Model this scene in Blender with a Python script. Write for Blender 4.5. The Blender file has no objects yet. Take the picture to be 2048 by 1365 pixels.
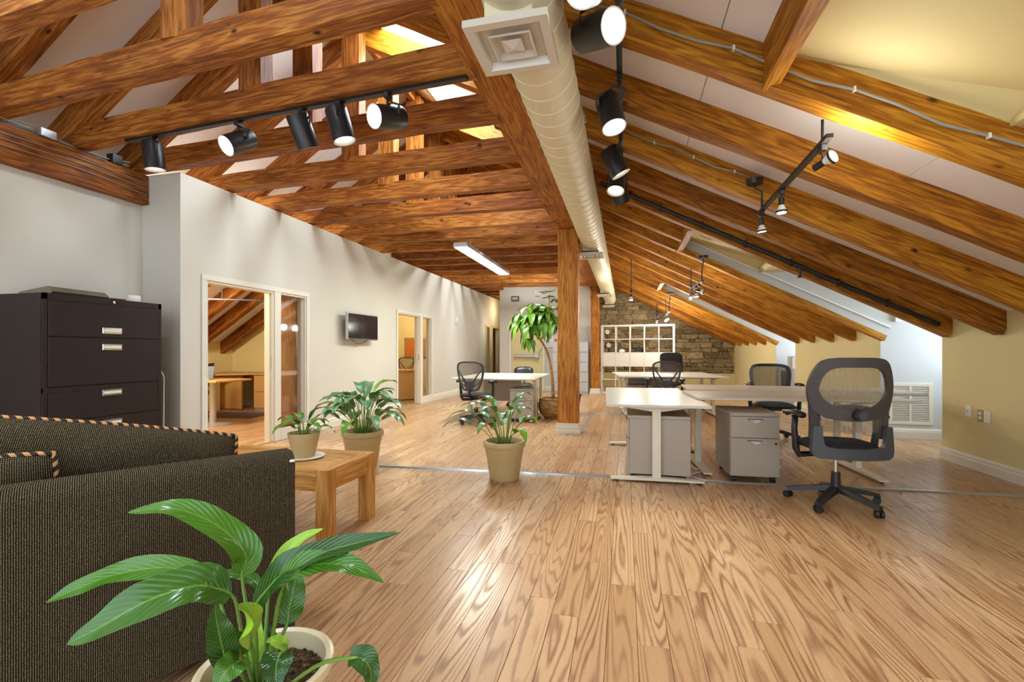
import bpy, bmesh, math, random
from mathutils import Vector, Matrix, Euler
R = random.Random(7)
PI = math.pi
S = bpy.context.scene
COL = S.collection

# ------------------------------------------------------------------ camera, world, large lights, exposure
cam = bpy.data.cameras.new('camera'); cam_o = bpy.data.objects.new('camera', cam); COL.objects.link(cam_o)
cam.sensor_fit = 'HORIZONTAL'; cam.sensor_width = 36.0
cam.lens = 36.0 * 940.0 / 2048.0
cam.shift_y = (702.0 - 682.5) / 2048.0
cam.clip_start = 0.05; cam.clip_end = 300
cam_o.location = (0, 0, 1.2)
cam_o.rotation_euler = (PI / 2, 0, math.atan(226.0 / 940.0))
S.camera = cam_o

W = bpy.data.worlds.new('sky'); S.world = W; W.use_nodes = True
bg = W.node_tree.nodes['Background']; bg.inputs[0].default_value = (0.78, 0.89, 1.0, 1); bg.inputs[1].default_value = 1.6

VS = S.view_settings
VS.view_transform = 'Standard'; VS.look = 'None'; VS.exposure = 0.95; VS.gamma = 1.0; VS.use_curve_mapping = False
S.cycles.use_denoising = True
S.cycles.max_bounces = 7; S.cycles.diffuse_bounces = 5; S.cycles.glossy_bounces = 3
S.cycles.use_adaptive_sampling = True; S.cycles.adaptive_threshold = 0.06; S.cycles.adaptive_min_samples = 12
S.cycles.transparent_max_bounces = 10; S.cycles.sample_clamp_indirect = 6.0
S.cycles.caustics_reflective = False; S.cycles.caustics_refractive = False

def area(name, loc, direction, sx, sy, power, color=(1, 1, 1)):
    l = bpy.data.lights.new(name, 'AREA'); l.shape = 'RECTANGLE'; l.size = sx; l.size_y = sy
    l.energy = power; l.color = color
    o = bpy.data.objects.new(name, l); COL.objects.link(o); o.location = loc
    o.rotation_euler = Vector(direction).to_track_quat('-Z', 'Y').to_euler()
    return o
DAY = (0.84, 0.92, 1.0)
# daylight entering by the skylights (just outside the panes) and by the dormer windows
area('skylight_day', (-1.97, 4.95, 4.52), (-0.46, 0, -0.89), 2.2, 0.95, 115, DAY)
area('skylight_day', (-1.97, 11.43, 4.50), (-0.46, 0, -0.89), 1.5, 0.95, 125, DAY)
area('skylight_day', (-1.97, 1.0, 4.50), (-0.46, 0, -0.89), 0.85, 0.95, 45, DAY)
for _y, _p in ((2.27, 16), (6.86, 26), (11.5, 30)):
    area('dormer_day', (4.80, _y, 1.55), (-1, 0, -0.15), 0.95, 1.2, _p, (0.72, 0.84, 1.0))

# ------------------------------------------------------------------ small helpers
def lin(c):
    c = c / 255.0
    return c / 12.92 if c <= 0.04045 else ((c + 0.055) / 1.055) ** 2.4
def rgb(r, g, b): return (lin(r), lin(g), lin(b), 1.0)

def newmat(name, col, rough=0.6, metal=0.0, spec=0.5):
    m = bpy.data.materials.new(name); m.use_nodes = True
    b = m.node_tree.nodes['Principled BSDF']
    b.inputs['Base Color'].default_value = col; b.inputs['Roughness'].default_value = rough
    b.inputs['Metallic'].default_value = metal; b.inputs['Specular IOR Level'].default_value = spec
    return m
class NT:
    def __init__(s, m):
        s.m = m; s.t = m.node_tree; s.b = s.t.nodes['Principled BSDF']
    def n(s, typ, **kw):
        nd = s.t.nodes.new('ShaderNode' + typ)
        for k, v in kw.items():
            if k.startswith('i_'):
                key = k[2:].replace('_', ' ')
                nd.inputs[key].default_value = v
            else: setattr(nd, k, v)
        return nd
    def l(s, a, b): s.t.links.new(a, b)
    def math(s, op, a, b=None, clamp=False):
        nd = s.t.nodes.new('ShaderNodeMath'); nd.operation = op; nd.use_clamp = clamp
        for i, v in enumerate((a, b)):
            if v is None: continue
            if isinstance(v, (int, float)): nd.inputs[i].default_value = v
            else: s.l(v, nd.inputs[i])
        return nd.outputs[0]
    def vmath(s, op, a, b):
        nd = s.t.nodes.new('ShaderNodeVectorMath'); nd.operation = op
        for i, v in enumerate((a, b)):
            if isinstance(v, (tuple, list)): nd.inputs[i].default_value = v
            else: s.l(v, nd.inputs[i])
        return nd.outputs[0]
    def ramp(s, fac, stops, interp='LINEAR'):
        nd = s.t.nodes.new('ShaderNodeValToRGB'); nd.color_ramp.interpolation = interp
        e = nd.color_ramp.elements
        while len(e) > 1: e.remove(e[-1])
        e[0].position, e[0].color = stops[0]
        for p, c in stops[1:]:
            x = e.new(p); x.color = c
        s.l(fac, nd.inputs[0]); return nd.outputs[0]
    def mix(s, fac, a, b, blend='MIX'):
        nd = s.t.nodes.new('ShaderNodeMix'); nd.data_type = 'RGBA'; nd.blend_type = blend
        for i, v in ((0, fac), (6, a), (7, b)):
            if isinstance(v, (int, float, tuple)): nd.inputs[i].default_value = v
            else: s.l(v, nd.inputs[i])
        return nd.outputs[2]
    def noise(s, vec, scale, detail=2.0, rough=0.5, dist=0.0):
        nd = s.n('TexNoise'); nd.inputs['Scale'].default_value = scale; nd.inputs['Detail'].default_value = detail
        nd.inputs['Roughness'].default_value = rough; nd.inputs['Distortion'].default_value = dist
        if vec is not None: s.l(vec, nd.inputs['Vector'])
        return nd.outputs[0]
    def color(s, c): s.l(c, s.b.inputs['Base Color'])
    def bump(s, h, strength=0.3, dist=0.01):
        nd = s.n('Bump'); nd.inputs['Strength'].default_value = strength; nd.inputs['Distance'].default_value = dist
        s.l(h, nd.inputs['Height']); s.l(nd.outputs[0], s.b.inputs['Normal'])

def G(v): return (v, v, v, 1)

# ------------------------------------------------------------------ materials
def mat_timber(name, dark, mid, light, spots=True, gloss=0.6):
    m = newmat(name, mid, gloss, spec=0.3); t = NT(m)
    tc = t.n('TexCoord'); oi = t.n('ObjectInfo')
    off = t.vmath('MULTIPLY', oi.outputs['Random'], (37.0, 23.0, 11.0))
    p = t.vmath('ADD', tc.outputs['Object'], off)
    g1 = t.noise(t.vmath('MULTIPLY', p, (0.55, 6.0, 6.0)), 1.6, 3, 0.55)
    fib1 = t.noise(t.vmath('MULTIPLY', p, (5.0, 210, 210)), 2.0, 2, 0.6)
    rings = t.math('SINE', t.math('ADD', t.math('MULTIPLY', g1, 46.0), t.math('MULTIPLY', fib1, 2.0)))
    fib0 = t.noise(t.vmath('MULTIPLY', p, (1.3, 38, 38)), 2.2, 3, 0.65)
    fib = t.math('ADD', t.math('MULTIPLY', fib0, 0.6), t.math('MULTIPLY', fib1, 0.4))
    blot = t.noise(p, 1.1, 2, 0.6)
    f = t.math('ADD', t.math('MULTIPLY', rings, 0.10), t.math('ADD', t.math('MULTIPLY', fib, 1.05), t.math('MULTIPLY', blot, 0.36)))
    f = t.math('ADD', f, t.math('MULTIPLY', t.math('SUBTRACT', oi.outputs['Random'], 0.5), 0.16))
    c = t.ramp(f, [(0.42, dark), (0.70, mid), (1.0, light)])
    if spots:
        v = t.n('TexVoronoi'); v.inputs['Scale'].default_value = 3.6; v.inputs['Randomness'].default_value = 1.0
        t.l(t.vmath('MULTIPLY', p, (0.85, 1.6, 1.6)), v.inputs['Vector'])
        sp = t.math('SUBTRACT', 1.0, t.math('MULTIPLY', v.outputs['Distance'], 8.0), clamp=True)
        n2 = t.noise(p, 9.0, 0)
        sp = t.math('MULTIPLY', sp, t.math('MULTIPLY', n2, 2.4), clamp=True)
        c = t.mix(sp, c, (0.02, 0.008, 0.002, 1))
        # long drying checks
        ck = t.noise(t.vmath('MULTIPLY', p, (0.35, 14, 14)), 1.3, 2, 0.5)
        ckm = t.math('SUBTRACT', 1.0, t.math('MULTIPLY', t.math('ABSOLUTE', t.math('SUBTRACT', ck, 0.33)), 60.0), clamp=True)
        c = t.mix(t.math('MULTIPLY', ckm, 0.75), c, (0.03, 0.012, 0.004, 1))
    t.color(c)
    return m
M = {}
M['rafter'] = mat_timber('rafter_wood', rgb(98, 52, 4), rgb(156, 95, 10), rgb(206, 146, 34))
M['tie'] = mat_timber('tie_wood', rgb(84, 41, 9), rgb(144, 80, 22), rgb(198, 138, 62))
M['post'] = mat_timber('post_wood', rgb(102, 55, 10), rgb(162, 96, 24), rgb(206, 146, 58))
M['table'] = mat_timber('table_wood', rgb(150, 92, 34), rgb(196, 138, 66), rgb(226, 182, 116), spots=False, gloss=0.35)
M['door_wood'] = mat_timber('door_wood', rgb(140, 84, 42), rgb(186, 126, 74), rgb(210, 156, 102), spots=False, gloss=0.4)

def mat_oak(name, island):
    m = newmat(name, rgb(205, 160, 110), 0.34); t = NT(m)
    if island:
        ge = t.n('NewGeometry'); rnd = ge.outputs['Random Per Island']; base = ge.outputs['Position']
    else:
        oi = t.n('ObjectInfo'); rnd = oi.outputs['Random']; tc = t.n('TexCoord'); base = tc.outputs['Object']
    off = t.vmath('MULTIPLY', rnd, (61.0, 143.0, 17.0))
    p = t.vmath('ADD', base, off)
    g = t.noise(t.vmath('MULTIPLY', p, (8.0, 0.55, 1.0)), 1.0, 1.5, 0.35, 0.0)
    wob = t.noise(t.vmath('MULTIPLY', p, (34.0, 14.0, 1.0)), 1.0, 2, 0.5)
    sep = t.n('SeparateXYZ'); t.l(base, sep.inputs[0])
    ph = t.math('ADD', t.math('MULTIPLY', g, 95.0), t.math('ADD', t.math('MULTIPLY', wob, 1.6), t.math('MULTIPLY', sep.outputs[0], 60.0)))
    rings = t.math('MULTIPLY', t.math('ADD', t.math('SINE', ph), 1.0), 0.5)
    rings = t.math('POWER', rings, 2.6)
    fine = t.noise(t.vmath('MULTIPLY', p, (210.0, 5.0, 1.0)), 1.0, 3, 0.7)
    patch = t.noise(t.vmath('MULTIPLY', p, (6.0, 0.6, 1.0)), 1.3, 2, 0.5)
    amp = t.math('ADD', 0.12, t.math('MULTIPLY', patch, 1.0))
    dk = t.math('MULTIPLY', rings, amp)
    dk = t.math('ADD', dk, t.math('MULTIPLY', t.math('SUBTRACT', fine, 0.45), 0.9), clamp=True)
    c1 = t.mix(rnd, rgb(186, 146, 104), rgb(206, 170, 128))
    c = t.mix(dk, c1, rgb(126, 80, 44))
    t.color(c)
    rr = t.math('ADD', 0.27, t.math('MULTIPLY', dk, 0.16)); t.l(rr, t.b.inputs['Roughness'])
    return m
M['oak'] = mat_oak('oak_plank', False); M['oak_far'] = mat_oak('oak_plank_far', True)

def mat_paint(name, col, var=0.04, rough=0.75):
    m = newmat(name, col, rough); t = NT(m)
    tc = t.n('TexCoord'); n1 = t.noise(tc.outputs['Object'], 1.3, 3)
    k = tuple(max(0, x * (1 - var * 3)) for x in col[:3]) + (1,)
    t.color(t.mix(t.math('MULTIPLY', n1, 0.5), col, k))
    return m
M['paint_l'] = mat_paint('paint_ivory', rgb(206, 201, 188))
M['paint_r'] = mat_paint('paint_cream', rgb(216, 202, 148))
M['maple'] = mat_paint('maple_veneer', rgb(202, 156, 92), 0.06, 0.4)
M['paint_w'] = mat_paint('paint_white', rgb(206, 206, 204))
M['paint_tan'] = mat_paint('paint_tan', rgb(214, 180, 110))
M['paint_room'] = mat_paint('paint_straw', rgb(226, 210, 150))
M['trim'] = mat_paint('trim_ivory', rgb(218, 212, 196), 0.02, 0.5)
M['board'] = mat_paint('ceiling_board_white', rgb(242, 241, 244), 0.02, 0.7)
M['dark_gap'] = newmat('dark_gap', rgb(40, 28, 18), 0.9)
M['black'] = newmat('black_plastic', rgb(34, 33, 34), 0.42)
M['grey_plastic'] = newmat('charcoal_plastic', rgb(62, 64, 70), 0.45)
M['brown_plastic'] = newmat('brown_grey_plastic', rgb(66, 60, 58), 0.5)
M['black_metal'] = newmat('black_metal', rgb(40, 38, 38), 0.38, 0.2)
M['chrome'] = newmat('chrome', rgb(205, 205, 208), 0.18, 1.0)
M['silver'] = newmat('silver_paint', rgb(190, 190, 192), 0.35, 0.6)
M['alu'] = newmat('brushed_aluminium', rgb(176, 184, 196), 0.32, 0.9)
M['white_lam'] = newmat('white_laminate', rgb(212, 207, 194), 0.3)
M['white_metal'] = newmat('cream_metal', rgb(224, 217, 196), 0.4)
M['ped'] = newmat('grey_beige_metal', rgb(168, 158, 142), 0.42, 0.15)
M['file_grey'] = newmat('light_grey_metal', rgb(186, 185, 186), 0.45, 0.1)
M['cab_brown'] = newmat('dark_brown_metal', rgb(40, 28, 25), 0.5, 0.0, 0.3)
M['duct'] = mat_paint('duct_cream', rgb(222, 212, 178), 0.03, 0.5)
M['diffuser'] = newmat('diffuser_metal', rgb(206, 198, 184), 0.4, 0.1)
M['white_plastic'] = newmat('white_plastic', rgb(232, 229, 222), 0.45)
M['beige_plastic'] = newmat('beige_plastic', rgb(170, 156, 104), 0.5)
M['red'] = newmat('red_plastic', rgb(186, 50, 36), 0.4)
M['screen'] = newmat('black_screen', rgb(28, 26, 28), 0.12)
M['leather'] = newmat('black_leather', rgb(44, 46, 54), 0.3)
M['cloth_black'] = newmat('black_cloth', rgb(30, 29, 31), 0.9)
M['pot_tan'] = mat_paint('pot_tan', rgb(186, 162, 112), 0.05, 0.5)
M['pot_cream'] = mat_paint('pot_cream', rgb(226, 212, 172), 0.05, 0.3)
M['cork'] = mat_paint('cork', rgb(204, 124, 40), 0.12, 0.9)
M['cable_grey'] = newmat('cable_grey', rgb(150, 146, 138), 0.5)
M['cardboard'] = mat_paint('cardboard', rgb(196, 148, 84), 0.08, 0.85)
M['paper'] = newmat('paper_white', rgb(236, 234, 228), 0.7)
M['binder'] = newmat('olive_vinyl', rgb(108, 104, 84), 0.22)
M['carpet'] = newmat('dark_mat', rgb(96, 88, 84), 0.95)
def mat_emit(name, col, st):
    m = bpy.data.materials.new(name); m.use_nodes = True; n = m.node_tree.nodes
    b = n['Principled BSDF']; b.inputs['Base Color'].default_value = col
    b.inputs['Emission Color'].default_value = col; b.inputs['Emission Strength'].default_value = st
    return m
M['lamp'] = mat_emit('lamp_lens', (1, 0.99, 0.96, 1), 8.0)
M['lamp_dim'] = mat_emit('lamp_lens_dim', (1, 0.97, 0.9, 1), 2.0)
M['tube'] = mat_emit('fluorescent_lens', (0.93, 1, 0.9, 1), 2.2)
def mat_glass(name, tint, refl=0.16):
    m = bpy.data.materials.new(name); m.use_nodes = True; nt = m.node_tree; n = nt.nodes
    n.remove(n['Principled BSDF']); out = n['Material Output']
    tr = n.new('ShaderNodeBsdfTransparent'); tr.inputs[0].default_value = tint
    gl = n.new('ShaderNodeBsdfGlossy'); gl.inputs['Roughness'].default_value = 0.03
    mx = n.new('ShaderNodeMixShader'); fr = n.new('ShaderNodeLayerWeight'); fr.inputs[0].default_value = 0.5; pw = n.new('ShaderNodeMath'); pw.operation = 'POWER'; pw.inputs[1].default_value = 5.0; nt.links.new(fr.outputs['Facing'], pw.inputs[0])
    ad = n.new('ShaderNodeMath'); ad.operation = 'ADD'; ad.inputs[1].default_value = refl; ad.use_clamp = True
    nt.links.new(pw.outputs[0], ad.inputs[0]); nt.links.new(ad.outputs[0], mx.inputs[0])
    nt.links.new(tr.outputs[0], mx.inputs[1]); nt.links.new(gl.outputs[0], mx.inputs[2]); nt.links.new(mx.outputs[0], out.inputs[0])
    return m
M['glass'] = mat_glass('window_glass', (0.95, 0.97, 0.97, 1), 0.02)
M['glass_side'] = mat_glass('sidelight_glass', (0.95, 0.93, 0.90, 1), 0.07)
def mat_mesh(name, col, open_, freq=110.0):
    m = newmat(name, col, 0.8); t = NT(m)
    tc = t.n('TexCoord'); sep = t.n('SeparateXYZ'); t.l(tc.outputs['Object'], sep.inputs[0])
    a = t.math('SINE', t.math('MULTIPLY', sep.outputs[0], freq * 2 * PI))
    k = t.math('ADD', open_, t.math('MULTIPLY', a, 0.22), clamp=True)
    t.l(k, t.b.inputs['Alpha'])
    return m
M['mesh'] = mat_mesh('chair_mesh', rgb(62, 58, 54), 0.62)
M['mesh_light'] = mat_mesh('chair_mesh_light', rgb(118, 108, 94), 0.52)
M['mesh_dense'] = mat_mesh('chair_mesh_dense', rgb(84, 74, 62), 0.74)

def mat_tweed():
    m = newmat('tweed_olive', rgb(64, 56, 40), 0.95, spec=0.1); t = NT(m)
    tc = t.n('TexCoord'); sp = t.n('SeparateXYZ'); t.l(tc.outputs['UV'], sp.inputs[0])
    u, v = sp.outputs[0], sp.outputs[1]
    wob = t.noise(tc.outputs['UV'], 60, 2)
    s1 = t.math('SINE', t.math('ADD', t.math('MULTIPLY', u, 2 * PI / 0.0056), t.math('MULTIPLY', wob, 1.5)))
    s2 = t.math('SINE', t.math('ADD', t.math('MULTIPLY', v, 2 * PI / 0.0052), t.math('MULTIPLY', s1, 0.7)))
    k = t.math('MULTIPLY', t.math('ADD', t.math('MULTIPLY', s1, 0.5), 0.5), t.math('ADD', t.math('MULTIPLY', s2, 0.35), 0.65))
    sp2 = t.noise(tc.outputs['UV'], 210, 3, 0.8)
    k = t.math('MULTIPLY', k, t.math('MULTIPLY', t.math('POWER', sp2, 1.6), 3.2), clamp=True)
    t.color(t.ramp(k, [(0.08, rgb(24, 20, 17)), (0.45, rgb(78, 66, 46)), (0.95, rgb(164, 148, 112))]))
    t.bump(k, 0.8, 0.004)
    return m
M['tweed'] = mat_tweed()
def mat_rope():
    m = newmat('twisted_cord', rgb(190, 130, 70), 0.8); t = NT(m)
    tc = t.n('TexCoord'); sp = t.n('SeparateXYZ'); t.l(tc.outputs['UV'], sp.inputs[0])
    s = t.math('SINE', t.math('ADD', t.math('MULTIPLY', sp.outputs[0], 2 * PI / 0.034), t.math('MULTIPLY', sp.outputs[1], 2 * PI)))
    t.color(t.mix(t.math('GREATER_THAN', s, 0.1), rgb(36, 28, 24), rgb(204, 148, 88)))
    return m
M['rope'] = mat_rope()
def mat_leaf(name, a, b, vein, gloss=0.3):
    m = newmat(name, a, gloss); t = NT(m)
    tc = t.n('TexCoord'); sp = t.n('SeparateXYZ'); t.l(tc.outputs['UV'], sp.inputs[0])
    u = t.math('ABSOLUTE', sp.outputs[0]); oi = t.n('ObjectInfo')
    mid = t.math('SUBTRACT', 1.0, t.math('MULTIPLY', u, 14.0), clamp=True)
    ve = t.math('SINE', t.math('ADD', t.math('MULTIPLY', sp.outputs[1], 100.0), t.math('MULTIPLY', u, -22.0)))
    ve = t.math('MULTIPLY', t.math('ADD', ve, 1.0), 0.5)
    c = t.mix(oi.outputs['Random'], a, b)
    c = t.mix(t.math('MULTIPLY', ve, 0.09), c, vein)
    c = t.mix(t.math('MULTIPLY', mid, 0.7), c, vein)
    t.color(c); t.bump(ve, 0.22, 0.004)
    t.b.inputs['Transmission Weight'].default_value = 0.0
    t.b.inputs['Subsurface Weight'].default_value = 0.0
    return m
M['leaf'] = mat_leaf('lily_leaf', rgb(26, 66, 18), rgb(70, 118, 26), rgb(120, 164, 66), 0.2)
M['leaf_lime'] = mat_leaf('lily_leaf_lime', rgb(134, 182, 40), rgb(150, 196, 52), rgb(192, 216, 110), 0.35)
M['leaf_mid'] = mat_leaf('lily_leaf_blue', rgb(70, 118, 76), rgb(106, 150, 90), rgb(156, 190, 146), 0.25)
M['leaf_tree'] = mat_leaf('umbrella_leaf', rgb(56, 104, 20), rgb(108, 158, 40), rgb(150, 190, 76), 0.28)
M['stem'] = newmat('leaf_stem', rgb(108, 142, 56), 0.5)
M['trunk'] = mat_timber('plant_trunk', rgb(118, 84, 50), rgb(166, 128, 84), rgb(196, 160, 116), spots=False, gloss=0.8)
def mat_soil():
    m = newmat('soil', rgb(52, 38, 24), 0.95); t = NT(m); tc = t.n('TexCoord')
    n1 = t.noise(tc.outputs['Object'], 70, 4, 0.7)
    t.color(t.ramp(n1, [(0.36, rgb(26, 18, 12)), (0.55, rgb(92, 66, 36)), (0.72, rgb(190, 160, 110))]))
    t.bump(n1, 1.0, 0.02); return m
M['soil'] = mat_soil()
def mat_terracotta():
    m = newmat('glazed_clay', rgb(160, 116, 60), 0.4); t = NT(m); tc = t.n('TexCoord')
    n1 = t.noise(t.vmath('MULTIPLY', tc.outputs['Object'], (3, 3, 16)), 1.6, 4, 0.6)
    t.color(t.ramp(n1, [(0.35, rgb(104, 74, 34)), (0.52, rgb(160, 122, 66)), (0.68, rgb(196, 162, 104))]))
    return m
M['clay'] = mat_terracotta()
def mat_stone(name, a, b, c_):
    m = newmat(name, a, 0.9); t = NT(m); tc = t.n('TexCoord'); oi = t.n('ObjectInfo')
    p = t.vmath('ADD', tc.outputs['Object'], t.vmath('MULTIPLY', oi.outputs['Random'], (31., 17., 9.)))
    n1 = t.noise(p, 5, 5, 0.65)
    f = t.math('ADD', t.math('MULTIPLY', n1, 0.8), t.math('MULTIPLY', oi.outputs['Random'], 0.22))
    t.color(t.ramp(f, [(0.32, c_), (0.5, a), (0.7, b)])); t.bump(n1, 0.9, 0.05)
    return m
M['stone'] = mat_stone('field_stone', rgb(148, 130, 98), rgb(198, 180, 140), rgb(84, 68, 48))
M['mortar'] = mat_stone('lime_mortar', rgb(178, 142, 84), rgb(216, 182, 120), rgb(84, 62, 36))

# ------------------------------------------------------------------ geometry helpers
class MB:
    """collects vertices and faces of ONE mesh"""
    def __init__(s): s.v = []; s.f = []; s.uv = []
    def add(s, vs, fs, uvs=None):
        o = len(s.v); s.v += [tuple(v) for v in vs]; s.f += [tuple(i + o for i in f) for f in fs]
        s.uv += list(uvs) if uvs else [(0, 0)] * len(vs)
        return s
    def box(s, c, d, rot=None, ch=0.0):
        """box with centre c, size d, optional chamfer ch and rotation matrix"""
        x, y, z = (k / 2 for k in d)
        if ch <= 0:
            vs = [(-x, -y, -z), (x, -y, -z), (x, y, -z), (-x, y, -z), (-x, -y, z), (x, -y, z), (x, y, z), (-x, y, z)]
            fs = [(0, 3, 2, 1), (4, 5, 6, 7), (0, 1, 5, 4), (1, 2, 6, 5), (2, 3, 7, 6), (3, 0, 4, 7)]
        else:
            ch = min(ch, x * .95, y * .95, z * .95)
            vs = []; idx = {}
            for sx in (-1, 1):
                for sy in (-1, 1):
                    for sz in (-1, 1):
                        for a in range(3):
                            p = [sx * (x - ch), sy * (y - ch), sz * (z - ch)]
                            p[a] = (sx * x, sy * y, sz * z)[a]
                            idx[(sx, sy, sz, a)] = len(vs); vs.append(tuple(p))
            fs = []
            def q(keys):
                ids = [idx[k] for k in keys]
                pts = [Vector(vs[i]) for i in ids]; n = (pts[1] - pts[0]).cross(pts[2] - pts[0]); cc = sum(pts, Vector()) / len(pts)
                if n.dot(cc) < 0: ids.reverse()
                fs.append(tuple(ids))
            for sg in (-1, 1):
                q([(sg, -1, -1, 0), (sg, 1, -1, 0), (sg, 1, 1, 0), (sg, -1, 1, 0)])
                q([(-1, sg, -1, 1), (1, sg, -1, 1), (1, sg, 1, 1), (-1, sg, 1, 1)])
                q([(-1, -1, sg, 2), (1, -1, sg, 2), (1, 1, sg, 2), (-1, 1, sg, 2)])
            for a in (-1, 1):
                for b in (-1, 1):
                    q([(a, b, -1, 0), (a, b, 1, 0), (a, b, 1, 1), (a, b, -1, 1)])
                    q([(a, -1, b, 0), (a, 1, b, 0), (a, 1, b, 2), (a, -1, b, 2)])
                    q([(-1, a, b, 1), (1, a, b, 1), (1, a, b, 2), (-1, a, b, 2)])
                    for c_ in (-1, 1): q([(a, b, c_, 0), (a, b, c_, 1), (a, b, c_, 2)])
        if rot is not None: vs = [tuple(rot @ Vector(v)) for v in vs]
        return s.add([(v[0] + c[0], v[1] + c[1], v[2] + c[2]) for v in vs], fs)
    def bx(s, x0, x1, y0, y1, z0, z1, ch=0.0):
        return s.box(((x0 + x1) / 2, (y0 + y1) / 2, (z0 + z1) / 2), (x1 - x0, y1 - y0, z1 - z0), None, ch)
    def tube(s, pts, r, n=8, cap=True, scale_v=1.0, flat=None):
        """sweep a circle along pts; r number or list; flat=(a,b) squashes the section"""
        pts = [Vector(p) for p in pts]; m = len(pts)
        rs = r if isinstance(r, (list, tuple)) else [r] * m
        vs = []; uv = []; up = None; L = 0
        for i, p in enumerate(pts):
            t = (pts[min(i + 1, m - 1)] - pts[max(i - 1, 0)]).normalized()
            if up is None:
                up = Vector((0, 0, 1)) if abs(t.z) < 0.9 else Vector((1, 0, 0))
            a = t.cross(up).normalized(); b = a.cross(t).normalized(); up = b
            if i: L += (pts[i] - pts[i - 1]).length
            fa, fb = flat if flat else (1, 1)
            for k in range(n):
                w = 2 * PI * k / n
                vs.append(p + (a * math.cos(w) * fa + b * math.sin(w) * fb) * rs[i]); uv.append((L, k / n))
        fs = [(i * n + k, i * n + (k + 1) % n, (i + 1) * n + (k + 1) % n, (i + 1) * n + k) for i in range(m - 1) for k in range(n)]
        if cap: fs += [tuple(reversed(range(n))), tuple(range((m - 1) * n, m * n))]
        return s.add(vs, fs, uv)
    def cyl(s, p0, p1, r0, r1=None, n=16): return s.tube([p0, p1], [r0, r0 if r1 is None else r1], n)
    def lathe(s, prof, c=(0, 0, 0), n=28, cap=False):
        vs = []; m = len(prof)
        for r, z in prof:
            for k in range(n):
                w = 2 * PI * k / n; vs.append((c[0] + r * math.cos(w), c[1] + r * math.sin(w), c[2] + z))
        fs = [(i * n + k, i * n + (k + 1) % n, (i + 1) * n + (k + 1) % n, (i + 1) * n + k) for i in range(m - 1) for k in range(n)]
        if cap: fs += [tuple(reversed(range(n))), tuple(range((m - 1) * n, m * n))]
        return s.add(vs, fs)
    def prism(s, poly, axis, a, b):
        """extrude a 2D polygon along an axis: axis 'x' -> poly is (y,z); 'y' -> (x,z); 'z' -> (x,y)"""
        def P(p, t): return {'x': (t, p[0], p[1]), 'y': (p[0], t, p[1]), 'z': (p[0], p[1], t)}[axis]
        n = len(poly); vs = [P(p, a) for p in poly] + [P(p, b) for p in poly]
        fs = [tuple(range(n)), tuple(reversed(range(n, 2 * n)))] + [(i, i + n, (i + 1) % n + n, (i + 1) % n) for i in range(n)]
        return s.add(vs, fs)
    def ring(s, outer, inner, y0, y1, curve=None):
        """frame between two closed outlines (x,z) of equal length, thickness y0..y1, optional curve(x,z)->dy"""
        n = len(outer); cv = curve or (lambda x, z: 0)
        vs = []
        for lp, y in ((outer, y0), (inner, y0), (inner, y1), (outer, y1)):
            vs += [(x, y + cv(x, z), z) for x, z in lp]
        fs = []
        for j in range(4):
            for i in range(n):
                k = (i + 1) % n; a = j * n; b = ((j + 1) % 4) * n
                fs.append((a + i, b + i, b + k, a + k))
        return s.add(vs, fs)
    def mesh(s, name, mat, smooth=False):
        me = bpy.data.meshes.new(name); me.from_pydata(s.v, [], s.f)
        if any(u != (0, 0) for u in s.uv):
            ul = me.uv_layers.new(name='UVMap')
            for lp in me.loops: ul.data[lp.index].uv = s.uv[lp.vertex_index]
        bm = bmesh.new(); bm.from_mesh(me); bmesh.ops.recalc_face_normals(bm, faces=bm.faces); bm.to_mesh(me); bm.free()
        me.materials.append(M[mat] if isinstance(mat, str) else mat)
        if smooth:
            me.polygons.foreach_set('use_smooth', [True] * len(me.polygons))
        return me
    def build(s, name, mat, parent=None, smooth=False, loc=None, sharp=None):
        me = s.mesh(name, mat, smooth)
        if smooth and sharp is not None: me.set_sharp_from_angle(angle=math.radians(sharp))
        return link(name, me, parent, loc)
def link(name, me, parent=None, loc=None):
    o = bpy.data.objects.new(name, me); COL.objects.link(o); o.parent = parent
    if loc: o.location = loc
    return o
def thing(name, label, cat, loc=(0, 0, 0), rz=0.0, group=None):
    o = bpy.data.objects.new(name, None); COL.objects.link(o); o.location = loc; o.rotation_euler = (0, 0, rz)
    o.empty_display_size = 0.1
    return tag(o, label, cat, group)
def tag(o, label, cat, group=None):
    o['label'] = label; o['category'] = cat
    if group: o['group'] = group
    return o
def struct(o, label=None):
    o['kind'] = 'structure'
    if label: o['label'] = label
    return o
def sempty(name, label=None):
    o = bpy.data.objects.new(name, None); COL.objects.link(o); return struct(o, label)
def copy_tree(o, parent=None):
    c = o.copy(); COL.objects.link(c); c.parent = parent
    for ch in list(o.children): copy_tree(ch, c)
    return c
def resample(half, n=22, mirror=True):
    """smooth closed outline from a half profile that starts and ends on the axis x=0"""
    pts = [Vector((x, z)) for x, z in half]
    out = []
    m = len(pts)
    def cr(p0, p1, p2, p3, t):
        return 0.5 * ((2 * p1) + (-p0 + p2) * t + (2 * p0 - 5 * p1 + 4 * p2 - p3) * t * t + (-p0 + 3 * p1 - 3 * p2 + p3) * t ** 3)
    for j in range(n):
        g = j / (n - 1) * (m - 1); i = min(int(g), m - 2); t = g - i
        p0 = pts[i - 1] if i > 0 else Vector((-pts[1].x, pts[1].y)); p3 = pts[i + 2] if i + 2 < m else Vector((-pts[-2].x, pts[-2].y))
        out.append(cr(p0, pts[i], pts[i + 1], p3, t))
    loop = [(p.x, p.y) for p in out] + [(-p.x, p.y) for p in reversed(out[1:-1])]
    return loop
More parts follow.
